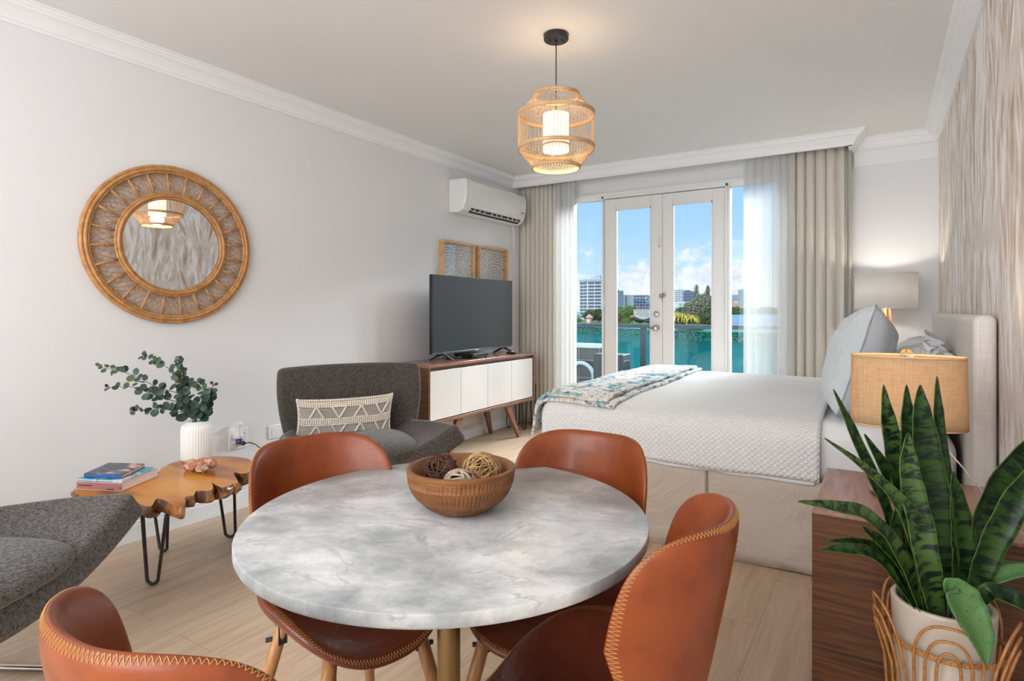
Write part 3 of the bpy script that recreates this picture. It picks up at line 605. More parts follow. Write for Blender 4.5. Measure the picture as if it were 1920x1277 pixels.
# set-top box, remotes, cables
t=thing('set_top_box','flat black cable box standing under the television','set-top box',(-3.08,4.24,CZ1),.0)
MB().bx(-.10,.10,-.12,.12,.010,.042).build('case',BLACKP,t,bevel=.004)
for a in (-.08,.08):
    for b in (-.10,.10): MB().cyl((a,b,0),(a,b,.011),.009,n=12).build('rubber_foot',BLACK,t)
MB().bx(.100,.102,-.10,.10,.016,.034).build('front_panel',SCREEN,t); MB().bx(.102,.1035,-.095,-.088,.028,.032).build('status_light',LOGO,t)
m=MB(); m.tube([(-3.16,4.02,.80),(-3.1,3.95,.80),(-3.06,3.98,.795),(-3.07,4.06,.80),(-3.09,4.12,.81)],.004,8); m.tube([(-3.09,3.9,.795),(-3.07,3.96,.792)],.008,8); m.tube([(-3.14,3.86,.86),(-3.12,3.9,.80),(-3.1,3.95,.79)],.003,8)
tag(m.build('tv_cable',BLACKP,smooth=True),'short black cable lying behind the television foot','cable')
for (lab,x,y,rz,matt,L_,z) in (('slim black remote beside the tv foot, half under the white one',-3.02,4.80,.9,BLACKP,.17,0),('white remote control lying on the console top near the drape',-3.09,4.93,.5,WHITEP,.14,0),('short white remote at the far end of the console top',-3.15,5.0,.35,WHITEP,.11,0)):
    t=thing('remote_control',lab,'remote',(x,y,CZ1+z),rz,'remotes on the console'); MB().bx(-.02,.02,-L_/2,L_/2,0,.016).build('body',matt,t,bevel=.005)
    for q in range(4):
        MB().bx(-.010,.010,-L_/2+.02+q*.025,-L_/2+.032+q*.025,.016,.0175).build('button',pmat('button_grey',(.3,.3,.32),.5) if matt is BLACKP else BLACK,t)
# little hairpin table behind the console end
t=thing('side_table','small side table on black hairpin legs behind the console end','side table',(-3.14,5.19,0))
MB().bx(-.13,.11,-.10,.10,.44,.465).build('top',WALNUT,t,bevel=.004)
def hairpin(top0,top1,foot,r=.0055,rad=.016):
    top0,top1,foot=Vector(top0),Vector(top1),Vector(foot); e=(top1-top0).normalized()
    pts=[top0]
    b0=foot-e*rad+Vector((0,0,rad)); b1=foot+e*rad+Vector((0,0,rad)); 
    pts.append(top0.lerp(b0,.5)); pts.append(b0)
    for k in range(1,6): a=PI+k*PI/6; pts.append(foot+Vector((0,0,rad+r))+e*rad*math.cos(a)+Vector((0,0,rad*math.sin(a))))
    pts+= [b1,b1.lerp(top1,.5),top1]; return MB().tube(pts,r,8)
for (x,y) in ((-.10,-.08),(.09,-.08),(-.10,.08),(.09,.08)):
    hairpin((x-.035,y,.445),(x+.035,y,.445),(x,y+(-.01 if y<0 else .01),0)).build('leg',BLACK,t,smooth=True)

# ---------------------------------------------------------------- live-edge slab table
ZT=.45
def tz(px,py): p=atz(px,py,ZT); return (p.x,p.y)
out=[tz(*p) for p in ((139,921),(150,931),(195,934),(250,934),(262,946),(285,952),(292,933),(310,938),(328,949),(341,952),(349,942),(345,931),(356,930),(364,929),(366,921),(374,920),(385,921),(398,919),(399,911),(395,904),(404,909),(415,915),(423,913),(430,909),(436,906),(446,907),(444,898),(438,889),(440,885),(452,889),(468,886),(474,872),(472,862),(455,857),(420,855),(385,856),(352,861),(330,865),(312,872),(300,880),(296,891),(270,892),(236,890),(200,891),(165,898),(145,910))]
for _ in range(2):
    out=[q for i in range(len(out)) for q in ((out[i][0]*.75+out[(i+1)%len(out)][0]*.25,out[i][1]*.75+out[(i+1)%len(out)][1]*.25),(out[i][0]*.25+out[(i+1)%len(out)][0]*.75,out[i][1]*.25+out[(i+1)%len(out)][1]*.75))]
cxs=sum(p[0] for p in out)/len(out); cys=sum(p[1] for p in out)/len(out)
t=thing('live_edge_table','live-edge burl wood slab table on black hairpin legs against the wall','side table',(cxs,cys,0))
pts=[]
for i,p in enumerate(out):
    q=out[(i+1)%len(out)]
    for k in range(1):
        f=k/1; pts.append(Vector((p[0]+(q[0]-p[0])*f,p[1]+(q[1]-p[1])*f,0)))
cc=Vector((cxs,cys,0)); np_=len(pts); zt_=[ZT,ZT-.004,ZT-.014,ZT-.030,ZT-.046,ZT-.060]
def slabpt(i,j):
    p=pts[i]; o=(0,.003,.010,.014,.004,-.05)[j]
    d=(p-cc).normalized(); nn=noise.noise(Vector((p.x*14,p.y*14,j*.9)))*(.016 if j>1 else .003)
    q=p+d*(o+nn); return (q.x,q.y,zt_[j]+(noise.noise(Vector((p.x*9,p.y*9,3)))*.012 if j>1 else 0))
m=MB(); m.poly([slabpt(i,0) for i in range(np_)]); m.build('slab_top',BURL,t,xf=inv(t))
m=MB(); m.grid(slabpt,np_,6,cu=True); m.poly([slabpt(i,5) for i in range(np_)][::-1]); m.build('bark_edge',BARK,t,xf=inv(t),smooth=True,fixn=True)
for (a,b,f) in (((267,966),(312,966),(286,1098)),((274,969),(297,969),(306,1036)),((414,921),(428,921),(432,1009))):
    p0=atz(*a,ZT-.04); p1=atz(*b,ZT-.04); pf_=atz(*f,0)
    if f[1]<1050 and f[0]<350: p0=Vector((-3.02,1.50,ZT-.05)); p1=Vector((-2.90,1.53,ZT-.05)); pf_.z=0
    if f[0]>400: p0=Vector((-2.86,1.74,ZT-.05)); p1=Vector((-2.80,1.80,ZT-.05))
    hairpin(p0,p1,pf_,r=.0075,rad=.024).build('leg',BLACK,t,smooth=True,xf=inv(t))
# vase with eucalyptus
VC=Vector((-2.915,1.672,ZT))
t=thing('vase','ribbed white ceramic vase on the wooden slab table','vase',VC)
prv=[(0,.0),(.060,0),(.066,.004),(.069,.012),(.070,.02),(.070,.155),(.067,.172),(.058,.184),(.046,.190),(.044,.196),(.040,.196),(.040,.186),(.05,.17),(.05,.02),(0,.015)]
def vz(i,j):
    a=2*PI*i/216; r,z=prv[j]; k=(.0022*abs(math.sin(a*18)) if .008<z<.18 and j<9 else 0); return ((r+k-.001)*math.cos(a),(r+k-.001)*math.sin(a),z)
MB().grid(vz,216,len(prv),cu=True).build('body',VASE,t,smooth=True)
def leafdisc(m,c,nrm,up,r,asp=1.15,cup=.12,n=9):
    nrm=nrm.normalized(); x=up.cross(nrm)
    if x.length<1e-4: x=Vector((1,0,0)).cross(nrm)
    x.normalize(); y=nrm.cross(x)
    b=len(m.v); m.v.append(tuple(c+y*r*.9-nrm*r*cup))
    for k in range(n):
        a=2*PI*k/n; rad=r*(1+.12*math.cos(a)); m.v.append(tuple(c+x*math.sin(a)*rad/asp*.95+y*(math.cos(a)*rad+r*.9)+nrm*r*cup*abs(math.sin(a))))
    for k in range(n): m.f.append([b,b+1+k,b+1+(k+1)%n])
rnd=random.Random(5)
mouth=VC+Vector((0,0,.19))
stems=[[(352,745,2.9),(300,728,2.83),(245,702,2.78),(186,688,2.75)],[(345,760,2.9),(290,742,2.84),(250,726,2.8),(203,727,2.78)],[(345,775,2.92),(310,768,2.88),(275,768,2.85),(246,771,2.82)],[(352,760,2.95),(343,735,2.93),(340,700,2.9),(333,672,2.88)],[(352,760,2.95),(343,720,2.9),(315,690,2.86),(270,669,2.84)],[(372,770,2.93),(380,745,2.9),(372,720,2.9),(335,712,2.9)],[(385,775,2.95),(392,752,2.93),(395,735,2.92),(400,722,2.92)]]
for si,st in enumerate(stems):
    t=thing('eucalyptus_stem',('long low','long','short drooping','upright','tall arching','short inner','short upright')[si]+' eucalyptus sprig in the vase, '+('reaching farthest over the books','just below the longest sprig','lowest on the side of the books','tallest bushy one above the vase','tip bending over at the very top','leaning among the middle leaves','on the side of the wall outlet')[si],'eucalyptus sprig',mouth,group='eucalyptus sprigs in the white vase')
    base=Vector((VC.x+rnd.uniform(-.02,.02),VC.y+rnd.uniform(-.02,.02),VC.z+.06))
    pl=[base,mouth+Vector((rnd.uniform(-.02,.02),rnd.uniform(-.02,.02),0))]+[atw(*q) for q in st]
    # smooth resample
    P2=[]
    for i in range(len(pl)-1):
        p0=pl[max(i-1,0)];p1=pl[i];p2=pl[i+1];p3=pl[min(i+2,len(pl)-1)]
        for k in range(6):
            s=k/6; P2.append(.5*((2*p1)+(-p0+p2)*s+(2*p0-5*p1+4*p2-p3)*s*s+(-p0+3*p1-3*p2+p3)*s**3))
    P2.append(pl[-1]); iv=inv(t)
    MB().tube(P2,[.0026*(1-.6*i/len(P2)) for i in range(len(P2))],6).build('stem',STEM,t,smooth=True,xf=iv)
    m=MB(); nP=len(P2)
    for i in range(9,nP,1):
        if rnd.random()<.22: continue
        d=(P2[i]-P2[i-1]).normalized(); a=i*2.2+rnd.random(); f=(i-9)/(nP-9); r=.0245*(1-.55*f)*rnd.uniform(.75,1.15)
        side=d.cross(Vector((math.cos(a),math.sin(a*.7),.5))).normalized()
        for sg in (-1,1):
            if rnd.random()<.1: continue
            up_=(side*sg+d*.55+Vector((0,0,.15))).normalized(); nr=(Vector((rnd.uniform(.0,1),rnd.uniform(-1,0),rnd.uniform(-.3,1)))).normalized()
            leafdisc(m,P2[i]+up_*.004,nr,up_,r)
    m.build('leaves',LEAFE,t,smooth=True,xf=iv)
    MB().sph(P2[-1],.006,10,7,(1,1,1.3)).build('bud',BUD,t,smooth=True,xf=iv)
# coral rock
CRP=atz(368,884,ZT)
t=thing('coral_rock','knobbly orange and white coral rock in front of the vase','rock',CRP)
def blob(c,r,sq,seed,amp=.22,fr=3.0,n=28,mm=18):
    m=MB()
    def fn(i,j):
        a=2*PI*i/n; b=PI*j/(mm-1); d=Vector((math.sin(b)*math.cos(a),math.sin(b)*math.sin(a),math.cos(b)))
        k=1+amp*noise.fractal(d*fr+Vector((seed,0,0)),1,2,4); p=Vector((d.x*sq[0],d.y*sq[1],d.z*sq[2]))*r*k; return tuple(Vector(c)+p)
    m.grid(fn,n,mm,cu=True,flip=True); return m
dR=Vector((CS,SN,0)); 
def rl(a,b,z): return tuple(dR*a+Vector((-SN,CS,0))*b+Vector((0,0,z)))
blob(rl(-.03,.02,.022),.034,(1,1,.8),1).build('rock_lobe',CORAL,t,smooth=True)
blob(rl(.012,.03,.034),.030,(1,1,.7),2).build('rock_lobe',CORAL,t,smooth=True)
blob(rl(.055,.03,.030),.024,(1,.9,.9),3).build('rock_lobe',CORAL,t,smooth=True)
blob(rl(.035,-.015,.017),.026,(1.2,.9,.75),4,.4,5).build('rock_lobe',CORAL,t,smooth=True)
# books
def book(name,label,c0,c1,c2,z,h,cov,pages,spine,extra=None):
    # c0,c1 = spine ends (left, right as seen), c2 = far end of the right side
    a=Vector((c0[0],c0[1],0)); b=Vector((c1[0],c1[1],0)); c=Vector((c2[0],c2[1],0)); d=a+(c-b)
    t=thing(name,label,'book',(a.x,a.y,z),group='books on the slab table')
    ct=(a+b+c+d)/4; sh=lambda p,k:ct+(p-ct)*k
    iv=inv(t); cv=.0025
    m=MB(); m.prism([tuple(p) for p in (a,b,c,d)],z,z+cv); m.build('back_cover',cov,t,xf=iv)
    m=MB(); m.prism([tuple(p) for p in (a,b,c,d)],z+h-cv,z+h); m.build('front_cover',cov,t,xf=iv)
    pp=[a.lerp(d,.015),b.lerp(c,.015),b.lerp(c,.99).lerp(a.lerp(d,.99),.01),a.lerp(d,.99).lerp(b.lerp(c,.99),.01)]; pp[0]=pp[0].lerp(pp[1],.01); pp[1]=pp[1].lerp(pp[0],.01)
    m=MB(); m.prism([tuple(p) for p in pp],z+cv,z+h-cv); m.build('pages',pages,t,xf=iv)
    m=MB(); m.prism([tuple(p) for p in (a,b,b.lerp(c,.016),a.lerp(d,.016))],z+cv*.5,z+h-cv*.5); m.build('spine',spine,t,xf=iv,bevel=.002)
    return t,a,b,c,d,iv
PAGES=pmat('pinkish_pages',(.72,.60,.58),.9); PINK=pmat('dusty_pink_cover',(.36,.16,.14),.6); PINKT=pmat('pale_pink_cover',(.62,.44,.42),.6)
zb=ZT+.001
c0=tz(143,918);c1=tz(228,922);c2=tz(297,893)
tb,a,b,c,d,iv=book('book','thick dusty pink hardback at the bottom of the stack',c0,c1,c2,zb,.034,PINKT,PAGES,PINK)
dirv=(b-a).normalized(); angS=math.atan2(dirv.y,dirv.x)
INKB=pmat('spine_ink',(.12,.04,.04),.6)
m=MB(); RS=Matrix.Rotation(angS,3,'Z')
for (f_,zz,l_) in ((.05,.022,.014),(.12,.022,.018),(.20,.022,.012),(.27,.022,.016),(.72,.010,.03),(.93,.018,.008)):
    q_=a+dirv*((b-a).length*f_+.008)+Vector((dirv.y,-dirv.x,0))*.0006; m.box((q_.x,q_.y,zb+zz-.004),(l_,.0012,.005),RS)
m.build('spine_print',INKB,tb,xf=iv)
MAG=pmat('blue_white_cover',(.35,.5,.6),.3); nt=MAG.node_tree; setc(MAG,ramp(nt,noi(MAG,oc(MAG,(4,1,1)),5,3,.5,1),[(.4,(.04,.30,.50)),(.5,(.55,.66,.72)),(.6,(.05,.10,.12))],'CONSTANT'))
def lift(p,dx,dy): return (p.x+dx,p.y+dy)
z2=zb+.035
a2=a.lerp(d,.02)+dirv*.002; b2=b.lerp(c,.03)-dirv*.004; c2_=b.lerp(c,.93)-dirv*.012
book('book','thin pale blue magazine in the middle of the stack',a2,b2,c2_,z2,.009,MAG,pmat('white_pages',(.78,.8,.82),.8),pmat('pale_spine',(.62,.68,.72),.6))
z3=z2+.010
COV=pmat('dark_photo_cover',(.05,.05,.05),.3); nt=COV.node_tree; g_=noi(COV,oc(COV,(2.2,5,1),rot=(0,0,.5)),3.2,3,.5,.6); setc(COV,ramp(nt,g_,[(.38,(.035,.035,.03)),(.50,(.05,.10,.26)),(.56,(.62,.33,.22)),(.62,(.72,.72,.66))],'CONSTANT'))
a3=a.lerp(d,.10)+dirv*.015; b3=a.lerp(d,.12)+dirv*((b-a).length-.02); c3_=b3+(c-b)*.78-dirv*.03
t3,aa,bb,cc_,dd,iv3=book('book','colourful paperback with a dark cover picture on top of the stack',a3,b3,c3_,z3,.015,COV,pmat('orange_pages',(.78,.38,.16),.7),pmat('blue_spine',(.03,.12,.36),.4))
m=MB(); q_=bb-dirv*.07+Vector((dirv.y,-dirv.x,0))*.0006; m.box((q_.x,q_.y,z3+.0075),(.05,.0012,.006),RS); m.build('spine_print',pmat('light_blue_print',(.10,.28,.55),.5),t3,xf=iv3)

# ---------------------------------------------------------------- grey lounge chairs
def lounge(name,label,loc,rz,mat,group):
    t=thing(name,label,'armchair',loc,rz,group)
    # seat shell: local x = right, y = forward
    def shell(i,j,n=33,k=21):
        a=-1+2*i/(n-1); b=j/(k-1)
        aa=abs(a); hw_=.36+.12*math.sin(PI*min(1,b*1.0)*.5)
        tipy=.20+.52*aa**1.2
        y0=-.06+.02*aa
        yf=.60-.02*(1-aa**2)
        y=y0+(yf-y0)*b
        yc=(.60*aa**1.5)
        x=a*(.36+.11*math.sin(b*1.9)/math.sin(1.9)*(1 if b<1 else 1))
        z=.335+.03*b+.165*aa**2.0*(.85+.15*b)
        ed=1-min(1,max(0,(b-.80)/.2))**2*.6*(1-aa**3)
        # round the wing: pull side edge in near the back
        return Vector((x,y,z))
    n,k=33,21; m=MB(); m.grid(lambda i,j:shell(i,j),n,k); o=m.build('seat_shell',mat,t,smooth=True,solid=.115,solid_off=-.2,sub=0); 
    o.modifiers.new('b','BEVEL').width=.048; o.modifiers['b'].segments=5; o.modifiers['b'].limit_method='ANGLE'; o.modifiers['b'].angle_limit=math.radians(50)
    # cushion
    def cush(i,j,n=26,k=16):
        a=-PI+2*PI*i/n; r=j/(k-1)
        ca,sa=math.cos(a),math.sin(a); e=2/3.2
        x=.285*math.copysign(abs(ca)**e,ca); y=.30*math.copysign(abs(sa)**e,sa)
        ph=PI*r; rr_=math.sin(ph)**.45 if 0<r<1 else 0
        return (x*rr_,.32+y*rr_,.435+.055*math.cos(ph)*(1+.25*(1-rr_))-.03*(x*rr_/.3)**2*0)
    MB().grid(lambda i,j:cush(i,j),26,16,cu=True,flip=True).build('seat_cushion',mat,t,smooth=True,sub=1)
    # back
    def back(i,j,n=25,k=17):
        a=-1+2*i/(n-1); b=j/(k-1)
        p,q=a,2*b-1
        ds=(a*math.sqrt(1-q*q/2),q*math.sqrt(1-a*a/2)); f=.22; p=a*(1-f)+ds[0]*f*1.0; q2=q*(1-f)+ds[1]*f
        bb_=(q2+1)/2
        x=p*(.405+.062*bb_); z=.37+.49*bb_+.0*abs(p)**2+.014*abs(p)**2
        y=-.03-.10*bb_+.10*abs(p)**2.2*(.4+.6*bb_)
        return (x,y,z)
    o=MB().grid(lambda i,j:back(i,j),25,17).build('backrest',mat,t,smooth=True,solid=.07,solid_off=-1)
    b_=o.modifiers.new('b','BEVEL'); b_.width=.026; b_.segments=4; b_.limit_method='ANGLE'; b_.angle_limit=math.radians(50)
    for sx_ in (-1,1):
        m=MB(); pts=[(sx_*.26,.02,.33),(sx_*.31,-.02,.02),(sx_*.315,.02,.011),(sx_*.315,.50,.011),(sx_*.31,.54,.02),(sx_*.26,.46,.34)]
        m.tube(pts,.010,10); m.build('sled_leg',CHROME,t,smooth=True)
    MB().tube([(-.26,.22,.315),(.26,.22,.315)],.010,10).build('cross_bar',CHROME,t,smooth=True)
    return t
bc=Vector((-2.76,2.56,0)); lounge('lounge_armchair','charcoal tweed lounge armchair with a high back between the slab table and the console',bc,math.atan2(-.51,.86)-PI/2,TWEEDB,'grey tweed lounge armchairs')
lounge('lounge_armchair','charcoal tweed lounge armchair cut off by the picture edge beside the slab table',Vector((-2.535,.375,0)),math.atan2(.50,.87)-PI/2,TWEED,'grey tweed lounge armchairs')
# woven pillow on the back armchair
R3=Matrix.Rotation(math.atan2(-.51,.86)-PI/2,4,'Z')
pc=Matrix.Translation(bc)@R3@Matrix.Translation((.078,.125,.455))@Matrix.Rotation(0.0,4,'Y')@Matrix.Rotation(math.radians(-14),4,'X')
t=bpy.data.objects.new('throw_pillow',None); scene.collection.objects.link(t); tag(t,'cream woven lumbar pillow with raised knots and zigzags on the armchair','pillow'); t.matrix_basis=pc
PWd,PH,PT=.275,.128,.055
def pil(u,v,s=1):
    e=1-abs(u)**3.2; f=1-abs(v)**3.2; k=(max(e,0)*max(f,0))**.5
    return Vector((u*PWd*(1-.05*(1-v*v)),s*PT*k,.128+v*PH*(1-.07*(1-u*u))))
m=MB(); n=31
m.grid(lambda i,j:pil(-1+2*i/(n-1),-1+2*j/(n-1),-1),n,n); m.grid(lambda i,j:pil(-1+2*i/(n-1),-1+2*j/(n-1),1),n,n,flip=True); m.build('cushion_body',CHAR,t,smooth=True,fixn=True)
m=MB(); kn=MB()
rows=[.97,.89,.81,.73,.12,.03,-.06,-.15,-.97,-.89]
for v in rows:
    for q in range(44):
        u=-.98+1.96*q/43; p=pil(u,v,1); kn.sph(p+Vector((0,.004,0)),.0072,7,5)
for v in [-.98+.052*q for q in range(38)]:
    m.tube([pil(-.99+1.98*q/24,v,1)+Vector((0,.0022,0)) for q in range(25)],.0021,5)
for (vb,vt) in ((.18,.72),(-.80,-.16)):
    for c_ in range(4):
        u0=-.92+c_*.47
        for (ua,va,ub,vb2) in ((u0,vt,u0+.0,vb),):
            pass
        for s_ in range(13):
            f=s_/12
            for (x0,x1) in ((u0,u0+.15),(u0+.30,u0+.15)):
                w_=vt+(vb-vt)*f if c_%2==0 else vb+(vt-vb)*f; kn.sph(pil(x0+(x1-x0)*f,w_,1)+Vector((0,.005,0)),.0066,7,5)
        for q in range(6): kn.sph(pil(u0+.03+.045*q,(vt+.02 if c_%2==0 else vb-.02),1)+Vector((0,.005,0)),.0066,7,5)
for sg in (-1,1):
    for q in range(22): kn.sph(pil(sg*.985,-.97+1.94*q/21,1)+Vector((0,.002,0)),.0085,7,5)
m.build('yarn_weave',CREAMD,t,smooth=True); kn.build('raised_knots',CREAM,t,smooth=True)
# ---------------------------------------------------------------- bed
BX0,BX1,BY0,BY1,BZ=-1.665,.262,2.985,4.93,.69
t=thing('bed','king bed with a beige upholstered headboard and pleated cloth skirt','bed',(-.7,3.95,0)); iv=inv(t)
def rbox(m,x0,x1,y0,y1,z0,z1,r,nx=40,ny=40,sag=None,head=True):
    """open-bottom rounded box wrapped as one sheet: profile across y, swept along x with a rounded foot end"""
    pass
MB().bx(BX0+.03,BX1,BY0+.02,BY1-.02,.40,BZ-.005).build('mattress',SHEET,t,xf=iv,bevel=.09,seg=8)
MB().bx(BX0+.05,BX1,BY0+.03,BY1-.03,.13,.40).build('box_base',SKIRT,t,xf=iv)
for x in (BX0+.15,BX1-.15):
    for y in (BY0+.15,BY1-.15): MB().cyl((x,y,0),(x,y,.14),.03).build('leg',BLACK,t,xf=iv)
# skirt panels with an inverted pleat
m=MB()
def skirt(i,j,n=700):
    s=i/(n-1); x=BX0+.01+(BX1-BX0-.01)*s; z=.425*(1-j/9)+.004
    d=.0
    for xp in (-.735,):
        q=abs(x-xp-.010*(j/9)); d+= .045*(1 if q<.006+.006*j/9 else 0)
    w=.006*math.sin(x*9+1)*(j/9)+.010*noise.noise(Vector((x*5,z*4,.5)))*(j/9)+.012*(j/9)*abs(noise.noise(Vector((x*3,0,2))))
    return (x,BY0-.012+d-w,z+.004*math.sin(x*14)*(j==9))
m.grid(lambda i,j:skirt(i,j),700,10); m.build('skirt_panel',SKIRT,t,xf=iv,smooth=True,solid=.002)
m=MB(); m.grid(lambda i,j:(BX0+.002-.01*noise.noise(Vector((i*.3,j*.2,0))),BY0+(BY1-BY0)*i/59,.425*(1-j/9)+.004),60,10); m.build('skirt_panel',SKIRT,t,xf=iv,smooth=True,solid=.002)
# headboard
HY0,HY1,HX0,HX1=2.77,5.02,.285,.356
m=MB(); m.bx(HX0,HX1,HY0,HY1,.12,1.183); m.build('headboard',LINEN,t,xf=iv,bevel=.028,seg=6)
for y in (HY0+.2,HY1-.2): MB().bx(HX0+.01,HX1-.01,y-.03,y+.03,0,.13).build('headboard_leg',BLACK,t,xf=iv)
# coverlet
def cov_profile(s,r=.085,hang=.27,y0=BY0-.018,y1=BY1+.018,zt=BZ+.012):
    """s in metres measured from the near hem"""
    L1=hang-r; Lr=r*PI/2; W=(y1-y0)-2*r
    if s<L1: return (y0,zt-hang+s)
    s-=L1
    if s<Lr: a=s/r; return (y0+r-r*math.cos(a),zt-r+r*math.sin(a))
    s-=Lr
    if s<W: return (y0+r+s,zt)
    s-=W
    if s<Lr: a=s/r; return (y1-r+r*math.sin(a),zt-r+r*math.cos(a))
    s-=Lr; return (y1,zt-r-s)
LT=2*.185+.085*PI+(BY1-BY0+.036)-.17
m=MB(); nx,ny=90,120; xh=-.238
def cov(i,j):
    s=LT*j/(ny-1); y,z=cov_profile(s)
    u=i/(nx-1); Lx=(xh-(BX0-.02)); tot=Lx+.24; d=tot*(1-u)   # distance from the head hem
    r=.085; x0=BX0-.018
    if d<Lx-r: x=xh-d; dz=0
    elif d<Lx-r+r*PI/2: a=(d-(Lx-r))/r; x=x0+r-r*math.sin(a); dz=-(r-r*math.cos(a))
    else: x=x0; dz=-r-(d-(Lx-r+r*PI/2))
    top=z>BZ+.012-.09
    cy=(BY0+BY1)/2
    if dz<0:
        # rounded vertical corners: pull y inwards slightly, drop z
        kz=min(1,-dz/.085); hy=(BY1-BY0)/2+.018; 
        z=max(z+dz,.425) if z+dz>.425 else .425
        yy=(y-cy)/hy
        if abs(yy)>.9: x+= .055*((abs(yy)-.9)/.1)**2*kz
    n=noise.noise(Vector((x*2.2,y*2.2,0)))*.012+noise.noise(Vector((x*6,y*6,4)))*.004
    tw=min(1,max(0,(z-(BZ-.09))/.08)); z+=n*tw
    if tw<1: y+= (1-tw)*(-1 if y<cy else 1)*(abs(n)*.8+.012*max(0,(.62-z)/.2)*(.6+.4*math.sin(x*7)))
    if j==0 or j==ny-1: z+=.004*math.sin(x*11)
    z-=.030*min(1,max(0,1-(y-BY0)/.45))**2*min(1,max(0,(z-.44)/.2))
    return (x,y,z)
m.grid(cov,nx,ny)
t=m.build('coverlet',QUILT,None,smooth=True,solid=.010,solid_off=1,fixn=False); tag(t,'white diamond-quilted coverlet spread over the bed','coverlet')
# folded edge strip under the hem
t=MB().grid(lambda i,j:((xh-.02)-(xh-BX0-.03)*i/149,BY0-.016-.005*(1-abs(j-3)/3)-.004*abs(noise.noise(Vector((i*.11,0,7)))),.434-.022*j/6-.002*math.sin(i*.21)-.004*noise.noise(Vector((i*.08,1,3)))),150,7).build('sheet_edge',SHEET,None,smooth=True,solid=.003); tag(t,'crumpled white sheet hem peeping out below the coverlet on the near side of the bed','sheet')
# throw over the foot
def throwf(off,x0,x1,ya,yb,th,nm,lab):
    m=MB(); na,nb=60,26
    def fn(i,j):
        v=i/(na-1); u=j/(nb-1); y=ya+(yb-ya)*v; xr=x1+.02*math.sin(v*5)+.015*noise.noise(Vector((v*6,1,off))); x=xr+(x0-xr)*u
        z=BZ+.022+off+noise.noise(Vector((x*2.2,y*2.2,0)))*.012+.006*noise.noise(Vector((x*9,y*9,off*50)))
        z-=.030*max(0,1-(y-BY0)/.45)**2
        ex=(BX0-.02)+.07-x
        if ex>0: z-= ex*ex*6 if ex<.085 else (.0434+(ex-.085)*1.6)
        if ex>.085: x=(BX0-.02)+.07-.085-(ex-.085)*.25
        ey=(BY0+.055)-y
        if ey>0: z-=ey*ey*5
        return (x,y,z)
    m.grid(fn,na,nb); o=m.build(nm,THROW,None,smooth=True,solid=th,solid_off=1,fixn=False); b=o.modifiers.new('b','BEVEL'); b.width=th*.45; b.segments=3; b.limit_method='ANGLE'; b.angle_limit=math.radians(60)
    return o
lo=throwf(.0,-1.80,-1.225,2.985,4.90,.018,'folded_throw','')
tag(lo,'folded throw printed in teal, brown and cream laid across the foot of the bed','throw')
up=throwf(.020,-1.79,-1.265,2.995,4.90,.018,'upper_fold',''); up.parent=lo
# cushions
def pillow(name,label,mat,w,h,th,M_,nn=34,ex=3.4,parent=None,noise_a=.0,seed=0,back=None,flange=0):
    def f(u,v,s):
        k=(max(0,1-abs(u)**ex)*max(0,1-abs(v)**ex))**.55
        pinch=.07
        p=Vector((u*w/2*(1-pinch*(1-v*v)),s*th/2*k,v*h/2*(1-pinch*(1-u*u))))
        d=noise.fractal(p*7+Vector((seed,0,0)),1,2,3)*noise_a*(.4+k); p.y+=s*d; p.z+=d*.3
        return p
    t=bpy.data.objects.new(name,None); scene.collection.objects.link(t); t.matrix_basis=M_; tag(t,label,'pillow')
    m=MB(); m.grid(lambda i,j:f(-1+2*i/(nn-1),-1+2*j/(nn-1),1),nn,nn,flip=True); m.build('front_panel',mat,t,smooth=True)
    m=MB(); m.grid(lambda i,j:f(-1+2*i/(nn-1),-1+2*j/(nn-1),-1),nn,nn); m.build('back_panel',back or mat,t,smooth=True)
    return t,f
# local: x = width, y = front normal, z = up ; the sham faces the foot of the bed (-X)
Ms=Matrix.Translation((-.105,3.44,.955))@Matrix.Rotation(math.radians(90),4,'Z')@Matrix.Rotation(math.radians(17),4,'X')@Matrix.Rotation(math.radians(2),4,'Y')
t,f=pillow('euro_sham','large pale grey quilted sham with slate piping leaning near the headboard',SHAM,.62,.54,.27,Ms,noise_a=.010,seed=3,back=SHAMB)
pp=[]
for (a,b) in [(-1+2*i/20,-1) for i in range(20)]+[(1,-1+2*i/20) for i in range(20)]+[(1-2*i/20,1) for i in range(20)]+[(-1,1-2*i/20) for i in range(20)]:
    pp.append(f(a*1.0,b*1.0,1)+Vector((0,0,0)))
MB().tube(pp,.0035,8,closed=True).build('piping',PIPE,t,smooth=True)
# loose sleeping pillows behind
for (lab,loc,rz,rx,w,h,th,sd) in (('crumpled pale grey pillow with a loose ruffled case beside the headboard',(.10,3.62,.86),88,40,.62,.42,.20,1),('plump pale pillow lying against the headboard behind the lamp shade',(.165,3.20,.83),92,30,.46,.34,.17,5),('pale pillow leaning on the headboard at the far side of the bed',(.12,4.45,.85),90,30,.66,.42,.18,9)):
    Mx=Matrix.Translation(loc)@Matrix.Rotation(math.radians(rz),4,'Z')@Matrix.Rotation(math.radians(rx),4,'X')
    t,f=pillow('pillow',lab,VOILE,w,h,th,Mx,noise_a=.022,seed=sd)
    if sd==1:
        m=MB()
        for q in range(3):
            m.grid(lambda i,j,q=q:(-.30+.60*i/140,-.05+.045*q+.022*math.sin(i*.22+q*2)*(.3+j/10)+.03*noise.noise(Vector((i*.05,j*.2,q*5))),.15+.10*j/12*(.7+.5*noise.noise(Vector((i*.04,q*3,1))))+.012*noise.noise(Vector((i*.16,j*.25,q)))),141,13)
        m.build('ruffle',VOILE,t,smooth=True)
